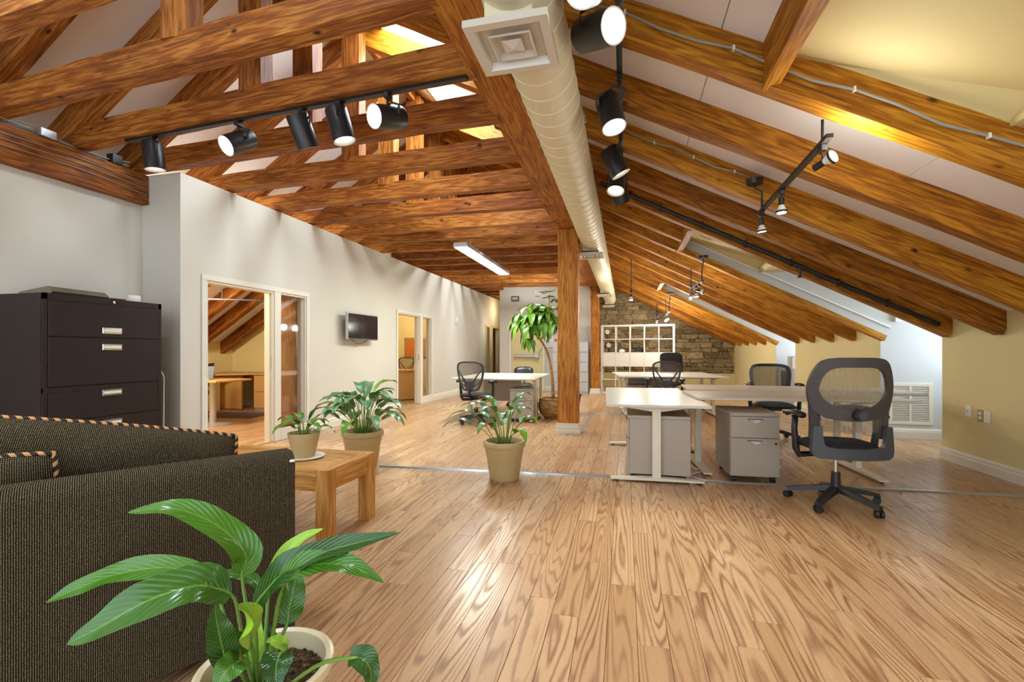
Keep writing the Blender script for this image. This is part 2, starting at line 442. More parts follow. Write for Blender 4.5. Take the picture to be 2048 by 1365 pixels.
def timber(name, p0, p1, w, h, mat, parent=None, jit=0.004, seg=None, roll_up=(0, 0, 1)):
    """squared timber from p0 to p1 (centre line), local X along it, rough-sawn edges"""
    p0, p1 = Vector(p0), Vector(p1); d = p1 - p0; L = d.length
    n = seg or max(2, int(L / 0.35))
    b = MB(); vs = []
    for i in range(n + 1):
        x = L * i / n
        for sy, sz in ((-1, -1), (1, -1), (1, 1), (-1, 1)):
            vs.append((x, sy * w / 2 + R.uniform(-jit, jit), sz * h / 2 + R.uniform(-jit, jit)))
    fs = [(i * 4 + k, i * 4 + (k + 1) % 4, i * 4 + 4 + (k + 1) % 4, i * 4 + 4 + k) for i in range(n) for k in range(4)]
    fs += [(3, 2, 1, 0), (n * 4, n * 4 + 1, n * 4 + 2, n * 4 + 3)]
    b.add(vs, fs)
    o = b.build(name, mat, parent)
    X = d.normalized(); Y = Vector(roll_up).cross(X).normalized(); Z = X.cross(Y)
    o.matrix_world = Matrix(((X.x, Y.x, Z.x, p0.x), (X.y, Y.y, Z.y, p0.y), (X.z, Y.z, Z.z, p0.z), (0, 0, 0, 1)))
    return o

# ------------------------------------------------------------------ floor : oak planks
XL, XR = -4.5, 3.44            # left partition face, right knee wall face
YB, YF = -1.6, 17.7
fl = struct(MB().bx(-8.7, 4.9, YB, YF, -0.06, -0.009).build('floor', 'dark_gap'), 'light oak strip floor of the loft')
PW, PL, GAP = 0.125, 1.22, 0.0018
ct, st_ = math.cos(math.atan(226. / 940)), math.sin(math.atan(226. / 940))
cells = []
for i in range(int((4.9 + 8.7) / PW)):
    x = -8.7 + PW * i
    y = YB - R.uniform(0, PL)
    while y < YF:
        y0, y1 = max(y, YB), min(y + PL, YF)
        if y1 - y0 > 0.05:
            xc, yc = x + PW / 2, (y0 + y1) / 2
            dd = -xc * st_ + yc * ct
            sz = 0
            if dd > 0.6:
                u = (xc * ct + yc * st_) / dd
                if abs(u) < 1.15 and 1.2 / dd < 0.80 and xc > -4.4: sz = (y1 - y0) / dd ** 3
            cells.append((sz, xc, yc, y1 - y0))
        y += PL
cells.sort(reverse=True)
near, rest = cells[:300], cells[300:]
pm = {}
for sz, xc, yc, L in near:
    k = round(L, 3)
    if k not in pm:
        pm[k] = MB().box((0, 0, -0.004), (PW - GAP, L - GAP, 0.008), None, 0.0008).mesh('plank', 'oak')
    link('plank', pm[k], fl, (xc, yc, 0))
b = MB()
for sz, xc, yc, L in rest: b.box((xc, yc, -0.004), (PW - GAP, L - GAP, 0.008))
o = b.build('plank_field', 'oak_far', fl); o['kind'] = 'stuff'

# ------------------------------------------------------------------ walls
WT = 3.06
def zr(x): return 1.335 + 0.51 * (XR - x)          # underside of the right rafters
def zl(x): return 4.507 - 0.60 * (-2.78 - x)       # underside of the left rafters
RIDGE = -2.78
D1 = (4.26, 5.29, 5.40, 5.93); D2 = (8.76, 9.84, 9.95, 10.48)
DT = 1.98
b = MB()
def wl(y0, y1, z0, z1): b.bx(-4.62, XL, y0, y1, z0, z1)
ys = [(3.95, D1[0]), (D1[3], D2[0]), (D2[3], 15.02), (15.42, 15.80), (16.62, YF)]
for a, c in ys: wl(a, c, 0, WT)
for d in (D1, D2):
    wl(d[0], d[3], DT, WT); wl(d[2], d[3], 0, 0.10)
    wl(d[1], d[2], 0, DT)
wl(15.02, 15.42, 2.0, WT); wl(15.80, 16.62, 2.0, WT)
struct(b.build('wall_left', 'paint_l'), 'long ivory partition wall with office doorways')
struct(MB().bx(-5.10, -5.0, YB, 4.05, 0, WT).bx(-5.0, -4.621, 3.95, 4.05, 0, WT).build('wall_left_recess', 'paint_l'), 'recessed ivory wall behind the tall brown cabinet')
# right knee wall, broken by the dormers
DORM = [(1.60, 2.95), (6.22, 7.53), (10.87, 12.17)]
b = MB(); y = YB
for a, c in DORM + [(YF, YF)]:
    if a > y: b.bx(XR, XR + 0.10, y, a, 0, 1.62)
    y = c
struct(b.build('wall_right', 'paint_r'), 'low cream knee wall under the rafters')
# far partition with the exit door
struct(MB().bx(-3.73, -3.36, 13.9, 14.0, 0, 3.4).bx(-2.40, -0.93, 13.9, 14.0, 0, 3.4).bx(-3.36, -2.40, 13.9, 14.0, 2.06, 3.4)
       .bx(-3.73, -3.63, 14.0, YF, 0, 3.4).bx(-1.03, -0.93, 14.0, YF, 0, 3.3).build('wall_far_partition', 'paint_l'), 'pale partition wall with the fire exit door')
struct(MB().bx(-4.5, -3.7, YF - 0.1, YF, 0, 3.1).build('wall_corridor_end', 'paint_tan'), 'tan wall closing the corridor')
struct(MB().bx(-1.0, 3.60, 16.36, 16.5, 0, 0.46).build('wall_far_ledge', 'paint_r'), 'low cream ledge below the stone wall')

# stone wall : a mortar core with single stones
sw = struct(MB().bx(-1.0, 3.60, 16.56, 16.75, 0.3, 3.6).build('wall_far_stone', 'mortar'), 'old rough stone end wall')
z = 0.47; n_st = 0
smesh = []
for k in range(10):
    bm = bmesh.new(); bmesh.ops.create_cube(bm, size=1.0)
    bmesh.ops.subdivide_edges(bm, edges=bm.edges[:], cuts=1, use_grid_fill=True)
    for v in bm.verts:
        v.co += Vector((R.uniform(-.07, .07), R.uniform(-.10, .10), R.uniform(-.09, .09)))
        if abs(v.co.x) > .3 and abs(v.co.z) > .3: v.co *= 0.93
    me = bpy.data.meshes.new('stone'); bm.to_mesh(me); bm.free(); me.materials.append(M['stone']); smesh.append(me)
while z < 3.45:
    rowh = R.choice([0.09, 0.11, 0.13, 0.15, 0.19, 0.23])
    x = -0.95 - R.uniform(0, .2)
    while x < 3.5:
        w = R.uniform(0.14, 0.50) if rowh < 0.17 else R.uniform(0.22, 0.55)
        if x + w / 2 < XR - 0.02 and zr(x + w) + .3 > z and x + w > -0.93 and n_st < 300:
            o = link('stone', R.choice(smesh), sw, (x + w / 2, 16.56 + R.uniform(-.02, .02), z + rowh / 2))
            o.scale = (w - 0.025, R.uniform(.08, .16), rowh - 0.022); o.rotation_euler = (0, R.uniform(-.05, .05), 0); n_st += 1
        x += w
    z += rowh

# rooms behind the left partition
struct(MB().bx(-8.5, -8.4, 3.9, YF, 0, 1.6).bx(-8.4, -4.62, 8.62, 8.72, 0, 3.4).bx(-8.4, -4.62, 12.6, 12.7, 0, 3.4).bx(-8.4, -4.62, 13.6, 13.7, 0, 3.4).bx(-8.4, -5.1, 3.95, 4.05, 0, 3.4)
       .build('wall_offices', 'paint_room'), 'straw coloured office walls seen through the doorways')

struct(MB().prism([(-8.6, 0), (3.6, 0), (3.6, 1.56), (RIDGE, 4.78), (-8.6, 1.28)], 'y', YF, YF + .1).build('wall_far_gable', 'paint_tan'), 'gable wall at the far end of the roof')
# baseboards with a stepped profile
BP = [(0, 0), (0.024, 0), (0.024, 0.085), (0.017, 0.095), (0.017, 0.118), (0.010, 0.132), (0.0, 0.14)]
def baseb(name, axis, pos, sgn, a, c, label=None, obj=None):
    m = obj or MB()
    if axis == 'y': m.prism([(pos + sgn * p[0], p[1]) for p in BP], 'y', a, c)
    else: m.prism([(pos + sgn * p[0], p[1]) for p in BP], 'x', a, c)
    return m
m = MB()
for a, c in ((4.06, D1[0] - .06), (D1[3] + .06, D2[0] - .06), (D2[3] + .06, 14.95)): baseb('', 'y', XL, 1, a, c, obj=m)
struct(m.build('baseboard_left', 'trim'))
m = MB()
yy = YB
for a, c in DORM + [(16.3, 16.3)]:
    baseb('', 'y', XR, -1, yy, a, obj=m); yy = c
for a, c in DORM: m.prism([(c - .024, 0), (c - .024, .085), (c - .017, .118), (c, .14), (c, 0)], 'x', XR - .02, 4.68)
struct(m.build('baseboard_right', 'trim'))
m = MB(); baseb('', 'x', 13.9, -1, -3.73, -3.44, obj=m); baseb('', 'x', 13.9, -1, -2.33, -0.95, obj=m)
struct(m.build('baseboard_far', 'trim'))
m = MB(); baseb('', 'x', 8.62, -1, -8.4, -4.62, obj=m); struct(m.build('baseboard_office', 'trim'))

# door frames of the offices
def frame(n, d, z1=DT):
    fo = sempty('door_%d' % n, 'ivory framed doorway with a narrow glass sidelight')
    t = MB(); w = 0.065
    for y0, y1, zz in ((d[0] - w, d[0], 0), (d[1], d[2], 0), (d[3], d[3] + w, 0.0)):
        t.bx(XL + 0.001, XL + 0.018, y0, y1, zz, z1, 0.004)
    t.bx(XL + 0.001, XL + 0.018, d[0] - w, d[3] + w, z1 + .0005, z1 + w, 0.004)
    t.bx(XL + 0.001, XL + 0.018, d[2] + .0005, d[3] - .0005, 0.0, 0.16, 0.004)
    t.build('casing', 'trim', fo)
    j = MB(); e = .022
    for y in (d[0] - .001, d[1] - e + .001, d[2] - .001, d[3] - e + .001): j.bx(-4.63, XL + .002, y, y + e, 0, z1 - e)
    j.bx(-4.63, XL + .002, d[0], d[1], z1 - e + .0005, z1 + .001); j.bx(-4.63, XL + .002, d[2], d[3], z1 - e + .0005, z1 + .001)
    for y in (d[0] + e, d[1] - e - .014, d[2] + e, d[3] - e - .014): j.bx(-4.585, -4.54, y, y + .014, 0, z1 - e - .001)
    j.build('jamb', 'trim', fo)
    MB().bx(-4.566, -4.560, d[2] + .03, d[3] - .03, 0.12, z1 - .03).build('glass_pane', 'glass_side', fo)
    MB().bx(-4.60, -4.53, d[1] - .032, d[1] - .022, 0.98, 1.12, 0.002).build('latch_plate', 'chrome', fo)
    MB().bx(-4.62, -4.5, d[0], d[1], 0.0, 0.012).build('threshold', 'oak_far', fo)
    return fo
frame(1, D1); frame(2, D2)
# the wooden pocket door that stands behind the first sidelight
pd = sempty('door_3', 'brown wooden sliding door standing behind the first sidelight')
timber('door_leaf', (-4.6775, 5.90, 0.01), (-4.6775, 5.90, 2.03), 1.04, 0.045, 'door_wood', pd, 0, 2, (1, 0, 0))
t = MB()
for y in (14.98, 15.42, 15.76, 16.62): t.bx(XL + .001, XL + .02, y - .04, y + .04, 0, 1.998)
t.bx(XL + .001, XL + .02, 14.94, 15.46, 2.0, 2.07).bx(XL + .001, XL + .02, 15.72, 16.66, 2.0, 2.07)
struct(t.build('trim_1', 'paint_tan'))
# exit door
ed = sempty('door_4', 'cream fire exit door with a grey push bar')
MB().bx(-3.36, -2.40, 13.93, 13.97, 0.0, 2.06).build('door_leaf', 'paint_r', ed)
MB().bx(-3.44, -3.36, 13.87, 13.899, 0, 2.059, .006).bx(-2.40, -2.32, 13.87, 13.899, 0, 2.059, .006).bx(-3.44, -2.32, 13.87, 13.899, 2.06, 2.13, .006).build('casing', 'trim', ed)
MB().bx(-3.28, -2.55, 13.84, 13.90, 1.00, 1.08, .015).bx(-2.62, -2.50, 13.82, 13.93, .98, 1.10, .01).build('push_bar', 'silver', ed)
MB().cyl((-2.47, 13.84, 1.25), (-2.47, 13.93, 1.25), .03).build('lock', 'silver', ed)

# ------------------------------------------------------------------ roof : boards, rafters, ties
ceil = sempty('ceiling', 'open timber roof with white boards between the rafters')
RY = [-0.98, -0.18, 0.62, 1.50, 2.22, 3.02, 3.82, 4.62, 5.42, 6.16, 6.90, 7.56, 8.33, 9.11, 9.93, 10.74, 11.50, 12.24, 13.05, 13.90, 14.75, 15.60, 16.42]
CUT = {2.22, 6.90, 11.50}
SKY = [(0.56, 1.44), (3.76, 4.56), (4.56, 5.36), (5.36, 6.10), (10.68, 11.44), (11.44, 12.18)]
RW, RD = 0.115, 0.215
for yf in RY:
    if yf in (7.56, 12.24):      # boxed into the dormer cheek below the header
        timber('rafter', (RIDGE + .02, yf - RW / 2, zr(RIDGE + .02) + .12), (0.80, yf - RW / 2, zr(0.80) + .12), RW, RD, 'rafter', ceil, 0.005); continue
    x1 = 0.80 if yf in CUT else XR + 0.02
    yc = yf - RW / 2
    x0 = RIDGE + 0.02
    off = RD / 2 * 1.12
    if yf in (5.42, 11.50):      # trimmed at a skylight
        timber('rafter', (x0, yc, zr(x0) + off), (-2.56, yc, zr(-2.56) + off), RW, RD, 'rafter', ceil, 0.005)
        x0 = -1.46
    timber('rafter', (x0, yc, zr(x0) + off), (x1, yc, zr(x1) + off), RW, RD, 'rafter', ceil, 0.005)
PX = [RIDGE, -0.78, 0.54, 1.86, 3.18, 3.56]
def slope_panel(x0, x1, y0, y1, zf, name='ceiling_board'):
    g = 0.003
    return MB().prism([(x0 + g, zf(x0 + g)), (x1 - g, zf(x1 - g)), (x1 - g, zf(x1 - g) + .02), (x0 + g, zf(x0 + g) + .02)], 'y', y0 + g, y1 - g).build(name, 'board', ceil)
zp = lambda x: zr(x) + 0.236
zq = lambda x: zl(x) + 0.258
edges = [YB] + [y - RW / 2 for y in RY] + [YF]
for i in range(len(edges) - 1):
    y0, y1 = edges[i], edges[i + 1]; ym = (y0 + y1) / 2
    dorm = any(a - .1 < ym < c + .1 for a, c in DORM)
    sky = any(a < ym < c for a, c in SKY)
    for j in range(len(PX) - 1):
        a, c = PX[j], PX[j + 1]
        if dorm and a >= 0.5: continue
        if dorm and c > 0.5 and a < 0.5: c = 0.80 if False else c
        if sky and j == 0:
            slope_panel(a, -2.50, y0, y1, zp); slope_panel(-1.55, c, y0, y1, zp)
        else: slope_panel(a, c, y0, y1, zp)
    if dorm: slope_panel(0.54, 0.86, y0, y1, zp)
# the roof skin above the boards keeps the daylight out except at the skylights
sk = MB()
def deck(x0, x1, y0, y1, zf): sk.prism([(x0, zf(x0) + .024), (x1, zf(x1) + .024), (x1, zf(x1) + .05), (x0, zf(x0) + .05)], 'y', y0, y1)
_y = YB
for a, c in [(0.56, 1.44), (3.76, 6.10), (10.68, 12.18), (YF, YF)]:
    deck(RIDGE - .02, -0.6, _y, a, zp)
    if a < YF: deck(RIDGE - .02, -2.50, a, c, zp); deck(-1.55, -0.6, a, c, zp)
    _y = c
_y = YB
for a, c in DORM + [(YF, YF)]:
    deck(-0.6, 3.6, _y, a - .06, zp); _y = c + .06
    if a < YF: deck(-0.6, 0.84, a - .06, c + .06, zp)
deck(-8.62, RIDGE + .02, YB, YF, zq)
sk.build('roof_deck', 'dark_gap', ceil)
# left slope
LX = [-8.6, -7.3, -6.1, -4.9, -3.7, RIDGE]
TY = [2.12, 2.72, 3.34, 3.95, 4.69, 5.44, 6.17, 6.90, 7.50, 8.24, 9.00, 9.71, 10.45, 11.20, 11.90, 12.62, 13.35, 14.10, 14.85, 15.60, 16.35]   # tie ends on the left wall
DT_Y = 0.42
for i in range(-3, 18):
    y0 = 0.2 + i * 1.2 - 0.4
    if y0 > YF: continue
    for j in range(len(LX) - 1):
        slope_panel(LX[j], LX[j + 1], max(y0, YB), min(y0 + 1.2, YF), zq) if y0 + 1.2 > YB else None
def ty(yw, x): return yw - DT_Y * (x - XL) / (-0.97 - XL)
for k, yw in enumerate(TY):
    zt = 2.965 + 0.095
    tz = lambda x: zt + 0.115 * (-0.97 - x) / 3.53
    p0 = (-5.15, ty(yw, -5.15) - .06, tz(-5.15)); p1 = (-0.93, ty(yw, -0.93) - .06, tz(-.93))
    if yw > 13.9: p1 = (-3.6, ty(yw, -3.6) - .06, tz(-3.6))
    timber('tie_beam', p0, p1, 0.125, 0.19, 'tie', ceil, 0.006)
    # left rafter of the same truss
    xr0, xr1 = -8.5, RIDGE
    timber('rafter', (xr0, ty(yw, -5.1) + .05, zl(xr0) + .13), (xr1, ty(yw, -2.9) + .05, zl(xr1) + .13), 0.12, 0.23, 'tie', ceil, 0.005)
    # king post
    if yw < 13:
        timber('king_post', (RIDGE, ty(yw, RIDGE) - .06, 3.19), (RIDGE, ty(yw, RIDGE) - .06, 4.62), 0.13, 0.20, 'tie', ceil, 0.004, roll_up=(1, 0, 0))
timber('ridge_beam', (RIDGE, YB, 4.66), (RIDGE, YF, 4.66), 0.06, 0.2, 'tie', ceil, 0.004, seg=20)
mb_ = timber('main_beam', (-0.835, YB, 3.12), (-0.835, 13.9, 3.12), 0.27, 0.30, 'post', ceil, 0.006, seg=40)
timber('wall_plate', (-4.985, YB, 2.90), (-4.985, 3.94, 2.90), 0.14, 0.31, 'tie', ceil, 0.005, seg=18)
# headers at the dormers, trimmers beside the far cheeks
for (a, c) in DORM:
    hx = 0.80
    timber('header', (hx, a - 0.05, zr(hx) + .13), (hx, c + 0.0, zr(hx) + .13), 0.085, 0.25, 'rafter', ceil, 0.003)
    yt = c - 0.10
    if a > 3: timber('trimmer', (hx - .03, c - .055, zr(hx - .03) + 0.045), (XR + .02, c - .055, zr(XR + .02) + 0.045), 0.11, 0.085, 'rafter', ceil, 0.006)

# skylights : pine lining, frame and pane
for n, (a, c) in enumerate([(3.76, 6.10), (10.68, 12.18), (0.56, 1.44)]):
    wn = sempty('window_%d' % (n + 1), 'skylight in the right roof slope')
    m = MB()
    for x in (-2.52, -1.55): m.prism([(x, zp(x)), (x + .03, zp(x + .03)), (x + .03, zp(x + .03) + .06), (x, zp(x) + .06)], 'y', a, c)
    for y in (a, c - .03): m.prism([(-2.52, zp(-2.52)), (-1.52, zp(-1.52)), (-1.52, zp(-1.52) + .06), (-2.52, zp(-2.52) + .06)], 'y', y, y + .03)
    m.build('lining', 'maple', wn)
    if n == 1:
        m = MB(); ym = (a + c) / 2
        m.prism([(-2.52, zp(-2.52) + .03), (-1.52, zp(-1.52) + .03), (-1.52, zp(-1.52) + .06), (-2.52, zp(-2.52) + .06)], 'y', ym - .04, ym + .04); m.build('mullion', 'maple', wn)
    MB().prism([(-2.52, zp(-2.52) + .06), (-1.52, zp(-1.52) + .06), (-1.52, zp(-1.52) + .066), (-2.52, zp(-2.52) + .066)], 'y', a, c).build('glass_pane', 'glass', wn)

# dormers : cheeks, stepped ceiling, window
for n, (a, c) in enumerate(DORM):
    m = MB()
    XO = 4.70; x0 = 0.845
    z0 = zp(x0) + 0.0; xe, ze = 1.90, 2.47; zf = 2.37
    # cheeks
    for y0, y1 in ((a - .08, a + .003), (c - .003, c + .08)):
        m.prism([(XR + .002, 0), (XO, 0), (XO, zf), (xe + .05, zf), (xe - .05, zf + 0.06), (x0, z0), (x0, zr(x0) + .06), (XR + .002, zr(XR + .002) + .06)], 'y', y0, y1)
    o = struct(m.build('wall_dormer_%d' % (n + 1), 'paint_w'))
    t = MB()
    e = 0.14
    # inner sloping ceiling, its dropped edge flaring away from the cheeks, then the flat outer ceiling
    t.add([(x0, a, z0), (x0, c, z0), (xe + .06, c - e, ze), (xe + .06, a + e, ze)], [(0, 1, 2, 3)])
    t.add([(x0, c, z0), (xe, c, zf), (xe + .06, c - e, ze)], [(0, 1, 2)])
    t.add([(x0, a, z0), (xe + .06, a + e, ze), (xe, a, zf)], [(0, 1, 2)])
    t.add([(xe + .06, a + e, ze), (xe + .06, c - e, ze), (xe, c, zf), (xe, a, zf)], [(0, 1, 2, 3)])
    t.add([(xe, a, zf), (xe, c, zf), (XO, c, zf), (XO, a, zf)], [(0, 1, 2, 3)])
    oo = t.build('ceiling_dormer_%d' % (n + 1), 'paint_r'); sm = oo.modifiers.new('thick', 'SOLIDIFY'); sm.thickness = 0.03; sm.offset = 1
    struct(oo)
    w = MB(); zz0, zz1 = 0.95, 2.10; ym = (a + c) / 2
    w.bx(XO - .02, XO + .08, a, c, 0, zz0).bx(XO - .02, XO + .08, a, c, zz1, zf + .05)
    w.bx(XO - .02, XO + .08, a, ym - .48, zz0, zz1).bx(XO - .02, XO + .08, ym + .48, c, zz0, zz1)
    struct(w.build('wall_dormer_front_%d' % (n + 1), 'paint_w'))
    wn = sempty('window_%d' % (n + 4), 'white dormer window')
    f = MB()
    for y in (ym - .48, ym + .43, ym - .025): f.bx(XO, XO + .05, y, y + .05, zz0, zz1)
    for z in (zz0, zz1 - .05): f.bx(XO, XO + .05, ym - .48, ym + .48, z, z + .05)
    f.build('window_frame', 'trim', wn)
    MB().bx(XO + .03, XO + .036, ym - .46, ym + .46, zz0, zz1).build('glass_pane', 'glass', wn)

# ------------------------------------------------------------------ posts
def post(x0, x1, y0, y1, z1, label):
    t = thing('timber_post', label, 'post', ((x0 + x1) / 2, (y0 + y1) / 2, 0))
    o = timber('shaft', (0, 0, 0.0), (0, 0, z1), x1 - x0, y1 - y0, 'post', None, 0.004, roll_up=(0, 1, 0))
    mw = o.matrix_world.copy(); o.parent = t; o.matrix_local = mw
    w, d = (x1 - x0) / 2, (y1 - y0) / 2
    m = MB()
    for e, zt in ((0.034, 0.05), (0.024, 0.11), (0.014, 0.15)):
        m.box((0, 0, zt / 2), (2 * w + 2 * e, 2 * d + 2 * e, zt), None, .004)
    m.build('base_moulding', 'trim', t)
    return t
post(-0.955, -0.66, 6.80, 7.06, 2.965, 'square timber post with a white foot beside the clay planter')
post(-0.93, -0.70, 13.25, 13.48, 2.97, 'distant timber post standing beside the white cube shelf')

# ------------------------------------------------------------------ air duct
DX, DZ, DR = -0.475, 2.885, 0.18
du = thing('air_duct', 'cream spiral air duct running along under the rafters', 'duct', (DX, 0, DZ))
prof = []
m = MB(); y = YB; pts = []; rs = []
step = 0.17
while y < 15.6:
    pts += [(0, y, 0), (0, y + step - .028, 0), (0, y + step - .022, 0), (0, y + step - .006, 0)]
    rs += [DR, DR, DR + .004, DR + .004]; y += step
pts += [(0, y, 0), (0, y + .04, 0), (0, y + .07, 0)]; rs += [DR, DR * .93, DR * .7]
m.tube(pts, rs, 32); m.build('spiral_pipe', 'duct', du, True, sharp=14)
def diffuser(x, y, zb, s, parent):
    b = MB(); zt = -DR * 0.6
    d = MB().bx(x - s * .29, x + s * .29, y - s * .29, y + s * .29, zb + .062, zt).build('duct_collar', 'duct', parent)
    f = MB()
    def sq(h, z): return [(x - h, y - h, z), (x + h, y - h, z), (x + h, y + h, z), (x - h, y + h, z)]
    def skirt(h0, z0, h1, z1):
        f.add(sq(h0, z0) + sq(h1, z1), [(i, (i + 1) % 4, (i + 1) % 4 + 4, i + 4) for i in range(4)])
    h = s / 2
    skirt(h, zb - .012, h, zb + .02); skirt(h, zb - .012, h * .80, zb - .012); skirt(h * .80, zb - .012, h * .66, zb + .04); f.add(sq(h, zb + .02), [(0, 1, 2, 3)])
    g = f.build('diffuser', 'diffuser', parent)
    f = MB(); skirt(h * .52, zb - .004, h * .33, zb + .03); skirt(h * .52, zb - .004, h * .47, zb - .008)
    q = f.build('louver_ring', 'diffuser', g)
    f = MB(); f.add(sq(h * .25, zb + .0) + [(x, y, zb - .018)], [(0, 1, 4), (1, 2, 4), (2, 3, 4), (3, 0, 4)]); f.build('louver_cone', 'diffuser', g)
    MB().bx(x - h * .70, x + h * .70, y - h * .70, y + h * .70, zb + .041, zb + .05).build('throat_shade', 'black', g)  # black plate stands in for the shade inside the diffuser neck
for yy, zz in ((2.13, -.265), (7.2, -.25), (12.3, -.27), (15.35, -.27)): diffuser(-0.03, yy, zz, 0.375, du)
for yy in (3.5, 6.0, 9.0, 13.5):
    a = MB(); a.tube([(0.19 * math.cos(w), yy, 0.19 * math.sin(w)) for w in [PI * i / 12 for i in range(13)]], 0.008, 6); a.build('hanger_strap', 'silver', du)

# ------------------------------------------------------------------ plants
def catmull(pts, n):
    P = [Vector(p) for p in pts]; m = len(P); out = []
    for j in range(n + 1):
        g = j / n * (m - 1); i = min(int(g), m - 2); t = g - i
        p0 = P[i - 1] if i else P[0] * 2 - P[1]; p3 = P[i + 2] if i + 2 < m else P[-1] * 2 - P[-2]
        out.append(0.5 * ((2 * P[i]) + (-p0 + P[i + 1]) * t + (2 * p0 - 5 * P[i] + 4 * P[i + 1] - p3) * t * t + (-p0 + 3 * P[i] - 3 * P[i + 1] + p3) * t ** 3))
    return out
def leaf_mesh(pts, width, nhint=(0, 0, 1), n=12, cup=0.22, ripple=0.05, k=0.55, wide=4):
    c = catmull(pts, n); b = MB(); vs = []; uv = []; N0 = Vector(nhint)
    ph = R.uniform(0, 6)
    for i, p in enumerate(c):
        t = (c[min(i + 1, n)] - c[max(i - 1, 0)]).normalized()
        side = t.cross(N0)
        if side.length < 1e-3: side = t.cross(Vector((0.3, 1, 0)))
        side.normalize(); nn = side.cross(t).normalized()
        s = i / n
        w = width * 0.5 * (math.sin(PI * min(1, s ** k)) ** 0.75 if 0 < s < 1 else 0.0) + 0.0012
        for q in range(-wide // 2, wide // 2 + 1):
            u = q / (wide / 2)
            rip = math.sin(s * 16 + ph + u) * ripple * w * abs(u)
            vs.append(p + side * (u * w) + nn * (abs(u) * w * cup + rip)); uv.append((u, s))
    W_ = wide + 1
    fs = [(i * W_ + q, i * W_ + q + 1, (i + 1) * W_ + q + 1, (i + 1) * W_ + q) for i in range(n) for q in range(wide)]
    return b.add(vs, fs, uv)
def pot_mesh(prof): return MB().lathe(prof, n=36)

# large peace lily in the foreground
t = thing('potted_peace_lily', 'large peace lily with arching glossy leaves in a cream pot before the sofa', 'plant', (-1.0, 1.145, 0))
off = Vector((-1.0, 1.145, 0))
p = pot_mesh([(0, 0), (.125, 0), (.130, .01), (.162, .27), (.165, .275), (.181, .278), (.184, .29), (.181, .302), (.172, .306), (.160, .30), (.155, .24), (.0, .24)]).build('pot', 'pot_cream', t, True, sharp=50)
b = MB(); vs = []; n = 26
for i in range(n + 1):
    for j in range(n + 1):
        x, y = (i / n - .5) * 2, (j / n - .5) * 2
        k = max(abs(x), abs(y)); l = math.hypot(x, y) or 1
        r_ = 0.152 * k
        vs.append((x / l * r_, y / l * r_, .246 + R.uniform(0, .012)))
b.add(vs, [(i * (n + 1) + j, (i + 1) * (n + 1) + j, (i + 1) * (n + 1) + j + 1, i * (n + 1) + j + 1) for i in range(n) for j in range(n)])
b.build('soil', 'soil', t)
